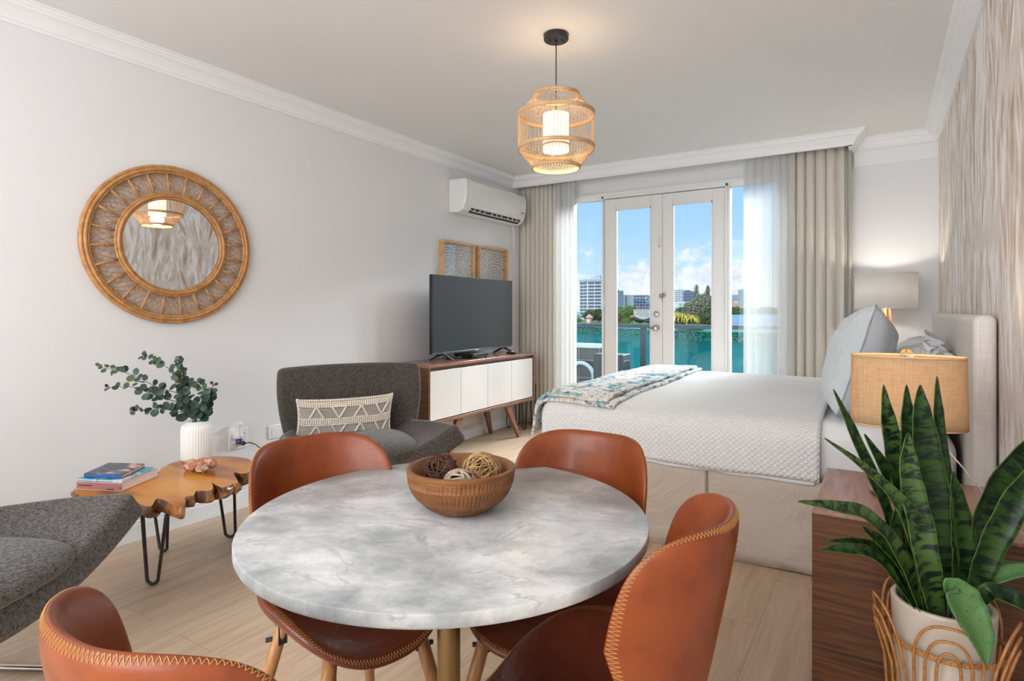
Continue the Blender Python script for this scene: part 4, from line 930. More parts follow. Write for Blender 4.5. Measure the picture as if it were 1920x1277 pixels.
# ---------------------------------------------------------------- nightstands
def nightstand(label,x0,x1,y0,y1,h):
    t=thing('nightstand',label,'nightstand',(x0,y0,0),group='walnut nightstands'); iv=inv(t)
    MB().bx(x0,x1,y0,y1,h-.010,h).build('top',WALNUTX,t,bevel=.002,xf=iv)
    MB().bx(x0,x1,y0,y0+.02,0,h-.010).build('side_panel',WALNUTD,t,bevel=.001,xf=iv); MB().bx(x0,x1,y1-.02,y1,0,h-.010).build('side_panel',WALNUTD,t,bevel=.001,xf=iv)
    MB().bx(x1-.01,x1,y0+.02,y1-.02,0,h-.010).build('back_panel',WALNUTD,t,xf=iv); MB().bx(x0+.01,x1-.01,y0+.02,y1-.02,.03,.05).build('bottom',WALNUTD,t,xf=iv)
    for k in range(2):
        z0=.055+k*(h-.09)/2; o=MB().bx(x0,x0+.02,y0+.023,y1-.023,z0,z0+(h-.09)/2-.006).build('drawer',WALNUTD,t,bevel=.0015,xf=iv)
        MB().lathe([(0,0),(.006,0),(.006,.012),(.012,.018),(.012,.022),(0,.024)],20).build('knob',BRASS,o,xf=iv@Matrix.Translation((x0,(y0+y1)/2,z0+(h-.09)/4))@Matrix.Rotation(-PI/2,4,'Y'),smooth=True)
    return t
nightstand('walnut nightstand under the burlap lamp, behind the potted snake plant',-.180,XR-.018,1.982,2.555,.60)
nightstand('walnut nightstand in the far corner behind the bed, under the white drum lamp',-.16,XR-.018,5.04,5.50,.60)
# burlap lamp
LC=Vector((.066,2.30,.60))
t=thing('table_lamp','bedside lamp with an oval burlap shade and clear glass base on the nightstand','table lamp',LC,YAW*.0)
zs0,zs1=.228,.452
m=MB(); m.grid(lambda i,j:((.156+.004*(1-j/6))*math.cos(2*PI*i/96),(.095)*math.sin(2*PI*i/96),zs0+(zs1-zs0)*j/6),96,7,cu=True); sh=m.build('lamp_shade',BURLAP,t,smooth=True,solid=.0015)
sh.rotation_euler=(0,0,YAW-math.radians(36))
for z in (zs0,zs1):
    m=MB(); m.tube([(.1565*math.cos(2*PI*i/96),.096*math.sin(2*PI*i/96),z) for i in range(96)],.0028,8,closed=True); m.build('shade_trim',pmat('burlap_tape',(.72,.45,.24),.8),sh,smooth=True)
m=MB(); m.tube([(-.155,0,zs1-.012),(0,0,zs1-.02),(.155,0,zs1-.012)],.0016,6); m.tube([(0,-.093,zs1-.012),(0,0,zs1-.02),(0,.093,zs1-.012)],.0016,6); m.build('shade_spider',BRASS,sh)
GF=pmat('finial_glass',(.95,.88,.75),.03,trans=1,ior=1.45)
MB().sph((0,0,zs1+.005),.019,20,14).build('finial',GF,t,smooth=True); MB().cyl((0,0,zs0+.05),(0,0,zs1-.012),.004).build('harp_rod',BRASS,t,smooth=True)
MB().lathe([(.0,.004),(.098,.004),(.104,.012),(.103,.03),(.095,.06),(.072,.10),(.045,.14),(.026,.17),(.019,.20),(.018,.215)],48).build('glass_base',LGLASS,t,smooth=True)
MB().lathe([(0,0),(.10,0),(.104,.006),(.104,.012),(.10,.014),(0,.014)],48).build('base_ring',BRASS,t,smooth=True)
m=MB(); 
for k in range(5): m.tube([((.055-.008*k)*math.cos(2*PI*i/32)+.01*math.sin(k*2.0),(.055-.008*k)*math.sin(2*PI*i/32),.022+.012*k) for i in range(32)],.007,8,closed=True)
m.build('rope_filling',pmat('jute_rope',(.58,.30,.14),.9),t,smooth=True)
MB().lathe([(0,.20),(.021,.20),(.021,.225),(.012,.235),(.012,.27),(0,.27)],24).build('socket',BRASS,t,smooth=True)
MB().sph((0,0,.315),.028,16,12,(1,1,1.25)).build('bulb',pmat('warm_bulb',(1,1,1),.5,emit=(1,.78,.5),es=4),t,smooth=True)
light('burlap_lamp_light','POINT',LC+Vector((0,0,.36)),1.8,(1,.78,.55),size=.035)
m=MB(); m.tube([(.14,2.33,.80),(.2,2.20,.735),(.26,2.09,.66),(.325,2.0,.603)],.0022,8); tag(m.build('lamp_cord',pmat('clear_cord',(.45,.38,.30),.2),smooth=True),'thin translucent lamp cord slanting down from the burlap lamp to the nightstand edge','cord')
# far lamp
FC=Vector((.018,5.20,.60))
t=thing('table_lamp','bedside lamp with a white drum shade and wooden stem in the far corner','table lamp',FC)
WS=pmat('white_drum_shade',(.88,.87,.85),.85); nt=WS.node_tree; tr=add(nt,'ShaderNodeBsdfTranslucent',{0:(.9,.88,.84)}); mx=add(nt,'ShaderNodeMixShader',{0:.42,1:P(WS).outputs[0],2:tr.outputs[0]}); nt.links.new(mx.outputs[0],nt.nodes['Material Output'].inputs[0])
MB().lathe([(.201,.617),(.199,.873)],72).build('lamp_shade',WS,t,smooth=True,solid=.002)
for z in (.617,.873): MB().tube([(.2*math.cos(2*PI*i/72),.2*math.sin(2*PI*i/72),z) for i in range(72)],.003,8,closed=True).build('shade_trim',WHITEP,t,smooth=True)
WOODL=wood('lamp_stem_wood',(.62,.32,.13),(.70,.40,.19),(.5,.24,.09),(10,10,1.5),.45,4)
for a in (0,2.1,4.2):
    MB().tube([(.10*math.cos(a+.3),.10*math.sin(a+.3),0),(.012*math.cos(a+.3),.012*math.sin(a+.3),.66)],[.010,.014],12).build('leg',WOODL,t,smooth=True)
MB().cyl((0,0,.64),(0,0,.70),.02).build('socket',BRASS,t,smooth=True); MB().sph((0,0,.74),.03,16,12).build('bulb',pmat('warm_bulb2',(1,1,1),.5,emit=(1,.85,.65),es=8),t,smooth=True)
light('drum_lamp_light','POINT',FC+Vector((0,0,.76)),8.0,(1,.92,.82),size=.04)

# ---------------------------------------------------------------- snake plant, pot and basket
PC=Vector((.120,1.735,0)); RZ=.512
t=thing('plant_pot','tall tapered cream planter filled with grey gravel beside the nightstand','plant pot',(PC.x,PC.y,0))
MB().lathe([(0,.02),(.072,.02),(.077,.03),(.103,RZ-.03),(.1045,RZ-.004),(.102,RZ),(.093,RZ),(.090,RZ-.01),(.088,RZ-.045),(0,RZ-.045)],72).build('pot',POT,t,smooth=True,bevel=.002)
o=blob((0,0,RZ-.040),.086,(1,1,.06),7,.05,9,40,12).build('gravel',SOIL,t,smooth=True)
t=thing('rattan_basket','open rattan basket of nested arches holding the cream planter','basket',(PC.x,PC.y,0))
def bkt(a,z,r0=.092,r1=.124,flare=0): 
    r=r0+(r1-r0)*min(1,z/.45)+flare; return (r*math.cos(a),r*math.sin(a),z)
for z,rr_ in ((.012,None),(.22,None),(.425,None)):
    m=MB()
    for k in range(2 if z>.3 else 1):
        m.tube([tuple(Vector(bkt(2*PI*i/120,z))+Vector((0,0,.0045*math.sin(i*1.6+k*PI)))) for i in range(120)],.0036,7,closed=True)
    m.build('braided_ring',BASKET,t,smooth=True)
n=5
for q in range(n):
    ac=-PI/2+.02+2*PI*q/n
    for (hw_,top) in ((.55,.508),(.37,.478),(.19,.452)):
        pts=[]
        for i in range(25):
            s=-1+2*i/24; a_=math.sqrt(max(0,1-abs(s)**2.6)); 
            pts.append((s,a_))
        P3=[bkt(ac-hw_,.012)]+[bkt(ac-hw_,.1),bkt(ac-hw_,.2),bkt(ac-hw_,.30)]
        for s,a_ in pts: 
            z=.36+(top-.36)*a_; P3.append(bkt(ac+s*hw_,z,flare=.018*a_))
        P3+=[bkt(ac+hw_,.30),bkt(ac+hw_,.2),bkt(ac+hw_,.1),bkt(ac+hw_,.012)]
        MB().tube(P3,.0033,7).build('rattan_arch',BASKET,t,smooth=True)
m=MB()
for k in range(-2,3): m.tube([(-.085*math.sqrt(1-(k*.036/.09)**2),k*.036,.010),(.085*math.sqrt(1-(k*.036/.09)**2),k*.036,.010)],.004,6)
m.build('base_bars',BASKET,t,smooth=True)
t=thing('snake_plant','snake plant with long dark banded upright leaves in the cream planter','plant',(PC.x,PC.y,RZ-.04))
iv=inv(t)
def leaf(pts,wd,mat=SNAKE,face=None,twist=0,fold=.22,name='leaf'):
    """pts: world points base->tip, wd: widths (m) at the same points"""
    pl=[Vector(p) for p in pts]; P2=[];W=[]
    for i in range(len(pl)-1):
        p0=pl[max(i-1,0)];p1=pl[i];p2=pl[i+1];p3=pl[min(i+2,len(pl)-1)]
        for k in range(7):
            s=k/7; P2.append(.5*((2*p1)+(-p0+p2)*s+(2*p0-5*p1+4*p2-p3)*s*s+(-p0+3*p1-3*p2+p3)*s**3)); W.append(wd[i]+(wd[i+1]-wd[i])*s)
    P2.append(pl[-1]); W.append(wd[-1]); n=len(P2); nv=9
    L=[0]
    for i in range(1,n): L.append(L[-1]+(P2[i]-P2[i-1]).length)
    fc=Vector(face or (.53,-.85,.1)).normalized()
    def fn(i,j):
        d=(P2[min(i+1,n-1)]-P2[max(i-1,0)]).normalized(); x=d.cross(fc)
        if x.length<.05: x=Vector((1,0,0))
        x.normalize(); x=Matrix.Rotation(twist*i/n,3,d)@x; nn=x.cross(d).normalized(); s=-1+2*j/(nv-1)
        wv=.05*math.sin(i*.9+j)*W[i]
        return P2[i]+x*s*W[i]/2+nn*(-(1-abs(s)**1.6)*W[i]*fold+ (abs(s)>.9)*wv*.6)
    m=MB(); m.grid(fn,n,nv,uv=lambda i,j:(j/(nv-1),L[min(i,n-1)])); return m.build(name,mat,t,smooth=True,xf=iv,solid=.0018)
W0=1.42
def lf(px,w,wd,mat=SNAKE,**k): 
    pts=[atw(p[0],p[1]+(38 if i==0 and p[1]>1100 and p[0]<1840 else 0),(lambda q:max(q,1.385) if i==0 and p[1]>1100 else q)(w[i] if isinstance(w,(list,tuple)) else w)) for i,p in enumerate(px)]
    if px[0][1]>1100:
        b=pts[0]; d=Vector((b.x-PC.x,b.y-PC.y)); d=d.normalized()*min(d.length,.048); pts[0]=Vector((PC.x+d.x,PC.y+d.y,.462))
    return leaf(pts,[a/FPX*1.42*(.75 if i==0 else 1) for i,a in enumerate(wd)],mat,**k)
lf([(1772,1150),(1768,1050),(1752,930),(1735,820),(1728,760),(1726,722)],[1.42,1.42,1.42,1.43,1.43,1.44],[46,60,64,50,30,2])
lf([(1735,1140),(1722,1040),(1712,930),(1706,830),(1702,770),(1700,722)],[1.45,1.46,1.47,1.48,1.48,1.48],[30,42,44,36,24,2])
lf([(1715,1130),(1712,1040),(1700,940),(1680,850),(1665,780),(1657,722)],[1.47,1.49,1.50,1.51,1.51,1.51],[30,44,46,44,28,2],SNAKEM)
lf([(1790,1140),(1786,1040),(1776,930),(1768,850),(1760,770),(1757,706)],[1.46,1.47,1.48,1.49,1.49,1.49],[30,34,34,24,20,2])
lf([(1700,1135),(1690,1060),(1665,960),(1632,880),(1596,800),(1563,730)],[1.45,1.46,1.44,1.42,1.40,1.38],[22,24,20,26,20,2],twist=.4)
lf([(1728,1120),(1716,1030),(1702,950),(1678,905),(1650,860),(1621,814)],[1.47,1.5,1.5,1.5,1.49,1.49],[26,30,34,32,18,2],twist=-.3)
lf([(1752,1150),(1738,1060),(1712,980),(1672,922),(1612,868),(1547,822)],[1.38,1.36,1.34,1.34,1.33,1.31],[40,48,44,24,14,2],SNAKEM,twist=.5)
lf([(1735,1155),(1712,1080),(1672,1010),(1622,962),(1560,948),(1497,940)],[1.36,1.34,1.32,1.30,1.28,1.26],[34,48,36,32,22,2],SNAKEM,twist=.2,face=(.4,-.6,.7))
lf([(1700,1140),(1690,1100),(1665,1062),(1630,1035),(1580,1028),(1540,1031)],[1.36,1.34,1.33,1.31,1.30,1.28],[10,14,22,22,18,2],face=(.4,-.6,.7))
lf([(1702,1140),(1694,1092),(1672,1052),(1640,1025),(1595,1015),(1553,1014)],[1.40,1.38,1.37,1.36,1.35,1.34],[10,12,20,20,14,2],face=(.4,-.6,.7))
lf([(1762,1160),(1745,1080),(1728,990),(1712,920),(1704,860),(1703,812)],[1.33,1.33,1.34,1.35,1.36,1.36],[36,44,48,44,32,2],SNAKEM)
lf([(1815,1130),(1812,1060),(1806,1000),(1798,950),(1792,915),(1787,884)],[1.40,1.41,1.42,1.42,1.42,1.42],[44,54,46,34,22,2])
lf([(1820,1130),(1832,1060),(1826,1010),(1812,960),(1803,925),(1796,900)],[1.44,1.45,1.46,1.46,1.46,1.46],[20,24,24,20,14,2],twist=.6)
lf([(1826,1135),(1836,1050),(1856,960),(1890,890),(1935,835),(1980,780)],[1.43,1.43,1.42,1.42,1.42,1.42],[24,46,62,56,40,2],twist=.35)
lf([(1834,1128),(1848,1060),(1880,990),(1915,930),(1960,870),(2010,820)],[1.38,1.38,1.37,1.36,1.35,1.34],[26,48,52,50,30,2],twist=-.3)
lf([(1842,1112),(1858,1080),(1880,1062),(1910,1062),(1950,1068),(1990,1080)],[1.44,1.44,1.44,1.44,1.44,1.44],[10,18,22,22,18,2],SNAKEL,face=(.3,-.5,.8))
lf([(1838,1125),(1850,1098),(1885,1075),(1925,1068),(1970,1075),(2010,1095)],[1.40,1.39,1.38,1.37,1.36,1.35],[10,18,26,26,22,2],SNAKEL,face=(.3,-.5,.8))
lf([(1828,1130),(1850,1112),(1880,1112),(1915,1128),(1950,1150),(1985,1180)],[1.36,1.34,1.33,1.31,1.30,1.29],[12,28,36,34,24,2],face=(.3,-.5,.8))
lf([(1783,1155),(1781,1120),(1786,1098),(1803,1116),(1822,1150),(1842,1195),(1851,1250)],[1.32,1.30,1.285,1.27,1.26,1.25,1.25],[10,14,30,56,60,44,2],SNAKEL,face=(.4,-.7,.3))
lf([(1700,1080),(1690,1055),(1660,1020),(1640,1005),(1618,988)],[1.35,1.345,1.34,1.34,1.34],[14,20,22,16,2])
lf([(1692,1140),(1686,1080),(1682,1020),(1680,980),(1684,940)],[1.42,1.43,1.43,1.43,1.43],[18,24,24,20,2])
lf([(1706,1140),(1700,1080),(1704,1020),(1696,980),(1688,950)],[1.47,1.47,1.48,1.48,1.48],[14,14,14,12,2])
lf([(1775,1150),(1766,1060),(1758,980),(1744,900),(1738,850)],[1.50,1.5,1.5,1.5,1.5],[30,40,40,30,2])
# ---------------------------------------------------------------- dining table
TC=Vector((-.843,1.072,0)); TR=.4470; TH=.74
t=thing('dining_table','round dining table with a grey veined marble top on a brass column','dining table',(TC.x,TC.y,0),YAW)
m=MB(); pr=[(0,TH),(TR-.004,TH),(TR-.001,TH-.0012),(TR,TH-.004),(TR,TH-.021),(TR-.002,TH-.025),(TR-.006,TH-.026),(0,TH-.026)]
m.lathe(pr,160,sy=1.03); m.build('marble_top',MARBLE,t,smooth=True,bevel=.0005)
MB().lathe([(0,TH-.034),(.09,TH-.034),(.09,TH-.026),(0,TH-.026)],40).build('mount_plate',BLACK,t,smooth=True)
MB().lathe([(.0265,.02),(.0265,TH-.04)],40).build('pedestal',BRASS,t,smooth=True)
MB().lathe([(0,0),(.23,0),(.232,.004),(.225,.012),(.05,.022),(.03,.03),(0,.03)],64).build('base_disc',BRASS,t,smooth=True)
# carved bowl
BC=Vector((-.826,1.096,TH))
t=thing('wooden_bowl','hand-carved round wooden bowl holding twig balls on the marble table','bowl',BC)
def bowlr(z):
    f=z/.1; f=min(1,max(0,f)); return .050+.075*(1-(1-f)**2.6)**.8
NT_,NZ=300,70
def bf(i,j):
    a=2*PI*i/NT_; z=.1*(j/(NZ-1))**1.25; r=bowlr(z)
    if .006<z<.092:
        row=z/.034; c_=a*40/PI+(math.floor(row)%2)*.5
        fr=(c_%1)-.5; fz=(row%1)-.5; g=(1-(fr*2)**2)*max(0,1-(abs(fz)*2)**3)
        r-=.0046*g*(1 if z<.085 else .5)
    return (r*math.cos(a),r*math.sin(a),z+.0)
m=MB(); m.grid(bf,NT_,NZ,cu=True); b0=[(.125,.1),(.122,.1015),(.116,.1015),(.1135,.099),(.105,.06),(.085,.025),(.05,.012),(0,.010)]
m.lathe(b0,NT_); m.poly([(.052*math.cos(2*PI*i/60),.052*math.sin(2*PI*i/60),0) for i in range(60)][::-1]); m.build('carved_shell',CARVED,t,smooth=True)
def twball(label,c,r,mat,n,tr,sd):
    rnd=random.Random(sd); m=MB(); 
    for k in range(n):
        ax=Vector((rnd.gauss(0,1),rnd.gauss(0,1),rnd.gauss(0,1))).normalized(); u=ax.orthogonal().normalized(); v=ax.cross(u); off=rnd.uniform(-.35,.35); rad=r*rnd.uniform(.90,1.0); ph=rnd.uniform(0,6); L=rnd.uniform(.6,1.0)*2*PI
        pts=[]
        for q in range(22):
            a=ph+L*q/21; rr_=rad*math.sqrt(1-off*off)*(1+.03*math.sin(a*3+k)); pts.append(Vector(c)+(u*math.cos(a)+v*math.sin(a))*rr_+ax*rad*off)
        m.tube(pts,tr*rnd.uniform(.7,1.2),5)
    o=m.build('twig_ball',mat,None,smooth=True); tag(o,label,'decorative ball','twig balls in the carved bowl')
twball('dark brown twig ball in the carved bowl',tuple(BC+Vector((-.050,-.012,.083))),.041,TW1,46,.0014,1)
twball('golden brown vine ball, biggest one in the carved bowl',tuple(BC+Vector((.030,.040,.080))),.047,TW2,58,.0013,2)
twball('grey-beige ball of thick flat vine strips in the carved bowl',tuple(BC+Vector((.022,-.034,.066))),.038,TW3,20,.0032,3)
# ---------------------------------------------------------------- dining chairs
def squ(a,b,k=.5):
    x=a*math.sqrt(1-b*b/2); y=b*math.sqrt(1-a*a/2); r=math.hypot(x,y)
    if r<1e-6: return x,y
    c,s=abs(x/r),abs(y/r); R=(c**k+s**k)**(-1/k); return x*R,y*R
def backpt(a,b):
    p,q=squ(a,b,4.4); f=(q+1)/2
    w=.100+.100*(1-(1-min(1,f/.55))**2.2); w-= .008*max(0,f-.7)
    x=w*p; z=.452+.392*f+.010*p*p*f
    y=-.172-.085*f**.8+ (.030+.105*min(1,f/.5))*abs(p)**2.5*(1-.2*max(0,f-.6))
    return Vector((x,y,z))
def seatpt(a,b):
    p,q=squ(a,b,2.9)
    w=.212-.018*max(0,q)-.045*max(0,-q)**1.5
    x=w*p; y=.015+.215*q
    z=.440+.090*abs(p)**2.2*(1-.15*max(0,q))-.022*max(0,q)**2.2+.030*max(0,-q-.4)**1.3-.012*(1-p*p)*(1-q*q)
    return Vector((x,y,z))
def nrm(f,a,b):
    e=.01; da=f(min(1,a+e),b)-f(max(-1,a-e),b); db=f(a,min(1,b+e))-f(a,max(-1,b-e)); n=da.cross(db); return n.normalized() if n.length>0 else Vector((0,0,1))
def perim(f,inset,n):
    out=[]
    k=1-inset
    per=[(-k+2*k*i/n,k) for i in range(n)]+[(k,k-2*k*i/n) for i in range(n)]+[(k-2*k*i/n,-k) for i in range(n)]+[(-k,-k+2*k*i/n) for i in range(n)]
    return per
def resample(pts,step):
    L=0; out=[pts[0]]; n=len(pts); acc=0
    for i in range(n):
        a=pts[i]; b=pts[(i+1)%n]; d=(b-a).length
        while acc+d>=step:
            f=(step-acc)/d; a=a.lerp(b,f); out.append(a.copy()); d=(b-a).length; acc=0
        acc+=d
    return out
def make_chair():
    t=thing('dining_chair','','chair',(0,0,0))
    def rad(a,b): return math.hypot(a*math.sqrt(1-b*b/2),b*math.sqrt(1-a*a/2))
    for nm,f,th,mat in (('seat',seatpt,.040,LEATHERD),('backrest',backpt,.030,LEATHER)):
        n=53; g=lambda i:math.sin(PI/2*(-1+2*i/(n-1)))
        hh=lambda a,b:th/2*math.sqrt(max(0,1-min(1,rad(a,b))**9))
        m=MB(); m.grid(lambda i,j:f(g(i),g(j))+nrm(f,g(i),g(j))*hh(g(i),g(j)),n,n); m.grid(lambda i,j:f(g(i),g(j))-nrm(f,g(i),g(j))*hh(g(i),g(j)),n,n,flip=True)
        o=m.build(nm,mat,t,smooth=True,fixn=True)
        side=1 if nm=='seat' else sgn_b; N=120
        def off(p,e=.0006): return f(*p)+nrm(f,*p)*side*(hh(*p)+e)
        def outw(p): d=(f(*p)-f(p[0]*.96,p[1]*.96)); return f(*p)+d.normalized()*.0008+nrm(f,*p)*side*(hh(*p))
        A=[off(p) for p in perim(f,.052,N)]; B=[outw(p) for p in perim(f,.004,N)]
        Ln=0; cum=[0]
        for i in range(len(A)): Ln+=(A[(i+1)%len(A)]-A[i]).length; cum.append(Ln)
        stepz=.0075; K=int(Ln/stepz); pts=[]; idx=0
        for k in range(K):
            for h_,S in ((0,A),(.5,B)):
                s=(k+h_)*stepz
                while idx<len(A)-1 and cum[idx+1]<s: idx+=1
                fr=(s-cum[idx])/max(1e-9,cum[idx+1]-cum[idx]); q0=S[idx].lerp(S[(idx+1)%len(S)],min(1,fr)); pts.append(q0)
        mm_=MB()
        for q in range(len(pts)):
            a_,b_=pts[q],pts[(q+1)%len(pts)]
            # hug the rounded edge: lift the middle of each stitch
            mid=(a_+b_)/2; c_=f(0,0); mm_.tube([a_,mid+(mid-c_).normalized()*.0012,b_],.0006,4,caps=False)
        mm_.build('stitching',THREAD,o)
        if nm=='backrest':
            for dd in (-.035,.035):
                mm_=MB(); pp=[off((dd,-.95+1.75*i/80)) for i in range(81)]
                for i in range(0,80,2): mm_.tube([pp[i],pp[i+1]],.0007,4)
                mm_.build('back_seam',THREAD,o)
    for sx_ in (-1,1):
        MB().tube([(sx_*.115,.135,.425),(sx_*.150,.165,.26),(sx_*.205,.215,0)],[.0165,.0175,.0110],16).build('leg',LEGWOOD,t,smooth=True)
        MB().tube([(sx_*.105,-.115,.440),(sx_*.145,-.150,.26),(sx_*.195,-.215,0)],[.0165,.0175,.0110],16).build('leg',LEGWOOD,t,smooth=True)
    m=MB()
    for sx_ in (-1,1):
        m.tube([(sx_*.10,.125,.415),(0,.0,.375),(-sx_*.095,-.105,.42)],.008,8)
        for yy in (.14,-.125): m.box((sx_*.118,yy*.98,.385),(.022,.022,.055)); m.cyl((sx_*.118,yy,.372),(sx_*.150,yy*1.12,.368),.006,n=10)
    m.bx(-.1,.1,-.10,.10,.405,.412); m.build('bracket',BLACK,t)
    return t
# which side of the surface is the outside of the backrest?
nb=nrm(backpt,0,0); sgn_b=1 if nb.y<0 else -1
ch=make_chair()
spots=[(-1.145,1.045,math.radians(-104),'tan leather dining chair between the table and the grey armchair'),
       (-.712,1.350,math.radians(179),'tan leather dining chair between the table and the bed foot'),
       (-.478,1.060,math.radians(94),'tan leather dining chair in front of the nightstand, with its curved back turned to us'),
       (-.758,.545,math.radians(1),'tan leather dining chair cropped by the lower picture edge, near the cut-off armchair')]
for i,(x,y,r,lab) in enumerate(spots):
    o=ch if i==0 else copy_tree(ch)
    if i==2: o.scale=(.93,1,1)
    o.location=(x,y,0); o.rotation_euler=(0,0,r); tag(o,lab,'chair','tan leather dining chairs')
# ---------------------------------------------------------------- outside: balcony
TILE=pmat('grey_wall_tile',(.10,.11,.11),.4); nt=TILE.node_tree
br=add(nt,'ShaderNodeTexBrick',{'Vector':oc(TILE,(1,1,1),rot=(PI/2,0,0)),'Color1':(.030,.034,.032),'Color2':(.046,.050,.048),'Mortar':(.20,.22,.21),'Scale':1.,'Mortar Size':.004,'Brick Width':.27,'Row Height':.21},offset=0); setc(TILE,br.outputs[0])
RAIL=pmat('slate_rail_paint',(.022,.042,.052),.5); CAPM=pmat('pale_cap',(.34,.44,.46),.6)
struct(MB().bx(-6,3,YB+.12,7.2,-.25,-.02).build('balcony_floor',TILE))
t=thing('balcony_railing','slate blue balcony railing with tinted glass panels beyond the doors','railing',(-2.2,6.85,-.02)); iv=inv(t)
MB().bx(-6,3,6.82,6.88,.988,1.036).build('top_rail',RAIL,t,xf=iv,bevel=.004)
px_=[-4.60,-2.433,-.2,2.0]
for x in px_: MB().bx(x-.032,x+.032,6.83,6.87,-.02,.99).build('post',RAIL,t,xf=iv)
xs=[-6]+px_+[3]
for a,b in zip(xs[:-1],xs[1:]): MB().bx(a+.035,b-.035,6.846,6.854,.06,.985).build('glass_panel',RGLASS,t,xf=iv)
MB().bx(-6,3,6.835,6.865,.03,.06).build('bottom_rail',RAIL,t,xf=iv)
t=thing('tiled_planter_wall','low grey tiled partition with a pale cap on the balcony','partition',(-3.35,6.5,-.02)); iv=inv(t)
MB().bx(-3.95,-2.80,6.42,6.60,-.02,.755).build('tiled_body',TILE,t,xf=iv); MB().bx(-3.97,-2.78,6.40,6.62,.755,.80).build('cap',CAPM,t,xf=iv,bevel=.004)
t=thing('drain_hose','thick pale blue hose arching in front of the tiled partition','hose',(-3.02,6.35,-.02))
m=MB(); m.tube([(.16*math.cos(a),0,.44+.16*math.sin(a)) for a in [PI*1.0-i*PI/20 for i in range(21)]]+[(.165,0,.2),(.165,0,0)],.024,14); o=m.build('hose',CAPM,t,smooth=True)
t=thing('condenser_unit','grey outdoor air conditioner condenser with a barred side grille on the balcony','air conditioner',(-2.50,6.22,-.02))
MB().bx(-.25,.103,-.12,.12,0,.735).build('case',pmat('condenser_grey',(.016,.025,.031),.6),t,bevel=.01)
for a in range(2):
    for k in range(5): MB().bx(.100,.108,-.095+a*.10,-.015+a*.10,.14+k*.110,.225+k*.110).build('vent',BLACK,t,bevel=.004)
# ---------------------------------------------------------------- lagoon, shore and skyline
WZ=-12.0
WATER=pmat('lagoon_water',(.0,.19,.22),.25,spec=.4); nt=WATER.node_tree
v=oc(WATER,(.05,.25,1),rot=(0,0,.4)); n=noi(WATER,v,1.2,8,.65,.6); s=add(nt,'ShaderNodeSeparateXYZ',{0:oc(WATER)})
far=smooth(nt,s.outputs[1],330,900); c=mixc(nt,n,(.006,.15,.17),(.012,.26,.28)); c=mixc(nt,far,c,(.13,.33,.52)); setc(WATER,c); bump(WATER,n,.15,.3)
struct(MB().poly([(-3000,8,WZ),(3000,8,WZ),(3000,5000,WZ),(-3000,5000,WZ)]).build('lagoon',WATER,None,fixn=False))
bpy.data.objects['lagoon']['kind']='stuff'; tag(bpy.data.objects['lagoon'],'teal lagoon water beyond the balcony railing','water',kind='stuff')
GRASS=pmat('shore_grass',(.13,.22,.09),.9); PATH=pmat('pale_promenade',(.62,.60,.52),.9); ROCK=pmat('shore_rocks',(.30,.31,.26),.9); nt=ROCK.node_tree; vo=add(nt,'ShaderNodeTexVoronoi',{'Vector':oc(ROCK),'Scale':.9}); setc(ROCK,ramp(nt,vo.outputs[0],[(.1,(.42,.42,.34)),(.6,(.05,.07,.06))]))
def gp(px,w): p=atw(px,582,w); return (p.x,p.y)
shore=[gp(900,420),gp(1000,380),gp(1077,340),gp(1140,318),gp(1219,293),gp(1264,268),gp(1340,255),gp(1400,248),gp(1470,246),gp(1540,250)]
def off(p,d): v_=Vector((p[0],p[1])); return tuple(v_+v_.normalized()*d)
LZ=-6.8
m=MB(); n=160
def shp(s):
    k=s*(len(shore)-1); i=min(int(k),len(shore)-2); f=k-i; return Vector((shore[i][0]*(1-f)+shore[i+1][0]*f,shore[i][1]*(1-f)+shore[i+1][1]*f))
def rk(i,j):
    p=shp(i/(n-1)); d=p.normalized(); q=p+d*(j/7*9); z=WZ-.4+(-8.4-WZ+.4)*j/7; b=noise.noise(Vector((q.x*.8,q.y*.8,z)))*(.9 if 0<j<7 else .2); return (q.x+d.x*b,q.y+d.y*b,z+abs(b)*.8)
m.grid(rk,n,8); tag(m.build('shore_rocks',ROCK),'grey boulder embankment along the far bank','rocks',kind='stuff')
m=MB(); m.grid(lambda i,j:(*(shp(i/(n-1))*(1+(8+j*7)/shp(i/(n-1)).length)),-8.45+1.7*j),n,2); struct(m.build('promenade_path',PATH))
land=[off(p,15) for p in shore[:7]]; land2=[gp(1352,300),gp(1352,520),gp(1330,760),gp(1000,1100),gp(700,1100)]
m=MB(); m.poly([(x,y,LZ) for x,y in land+land2]); struct(m.build('far_ground',GRASS,None))
m=MB(); m.grid(lambda i,j:(*(shp(i/(n-1))*(1+(15+j*10)/shp(i/(n-1)).length)),LZ-.3),n,2); struct(m.build('bank_ground',GRASS))
m=MB(); m.poly([(x,y,WZ+1) for x,y in (gp(1340,2200),gp(1600,2000),gp(1700,3500),gp(1200,3600))]); struct(m.build('distant_ground',GRASS))
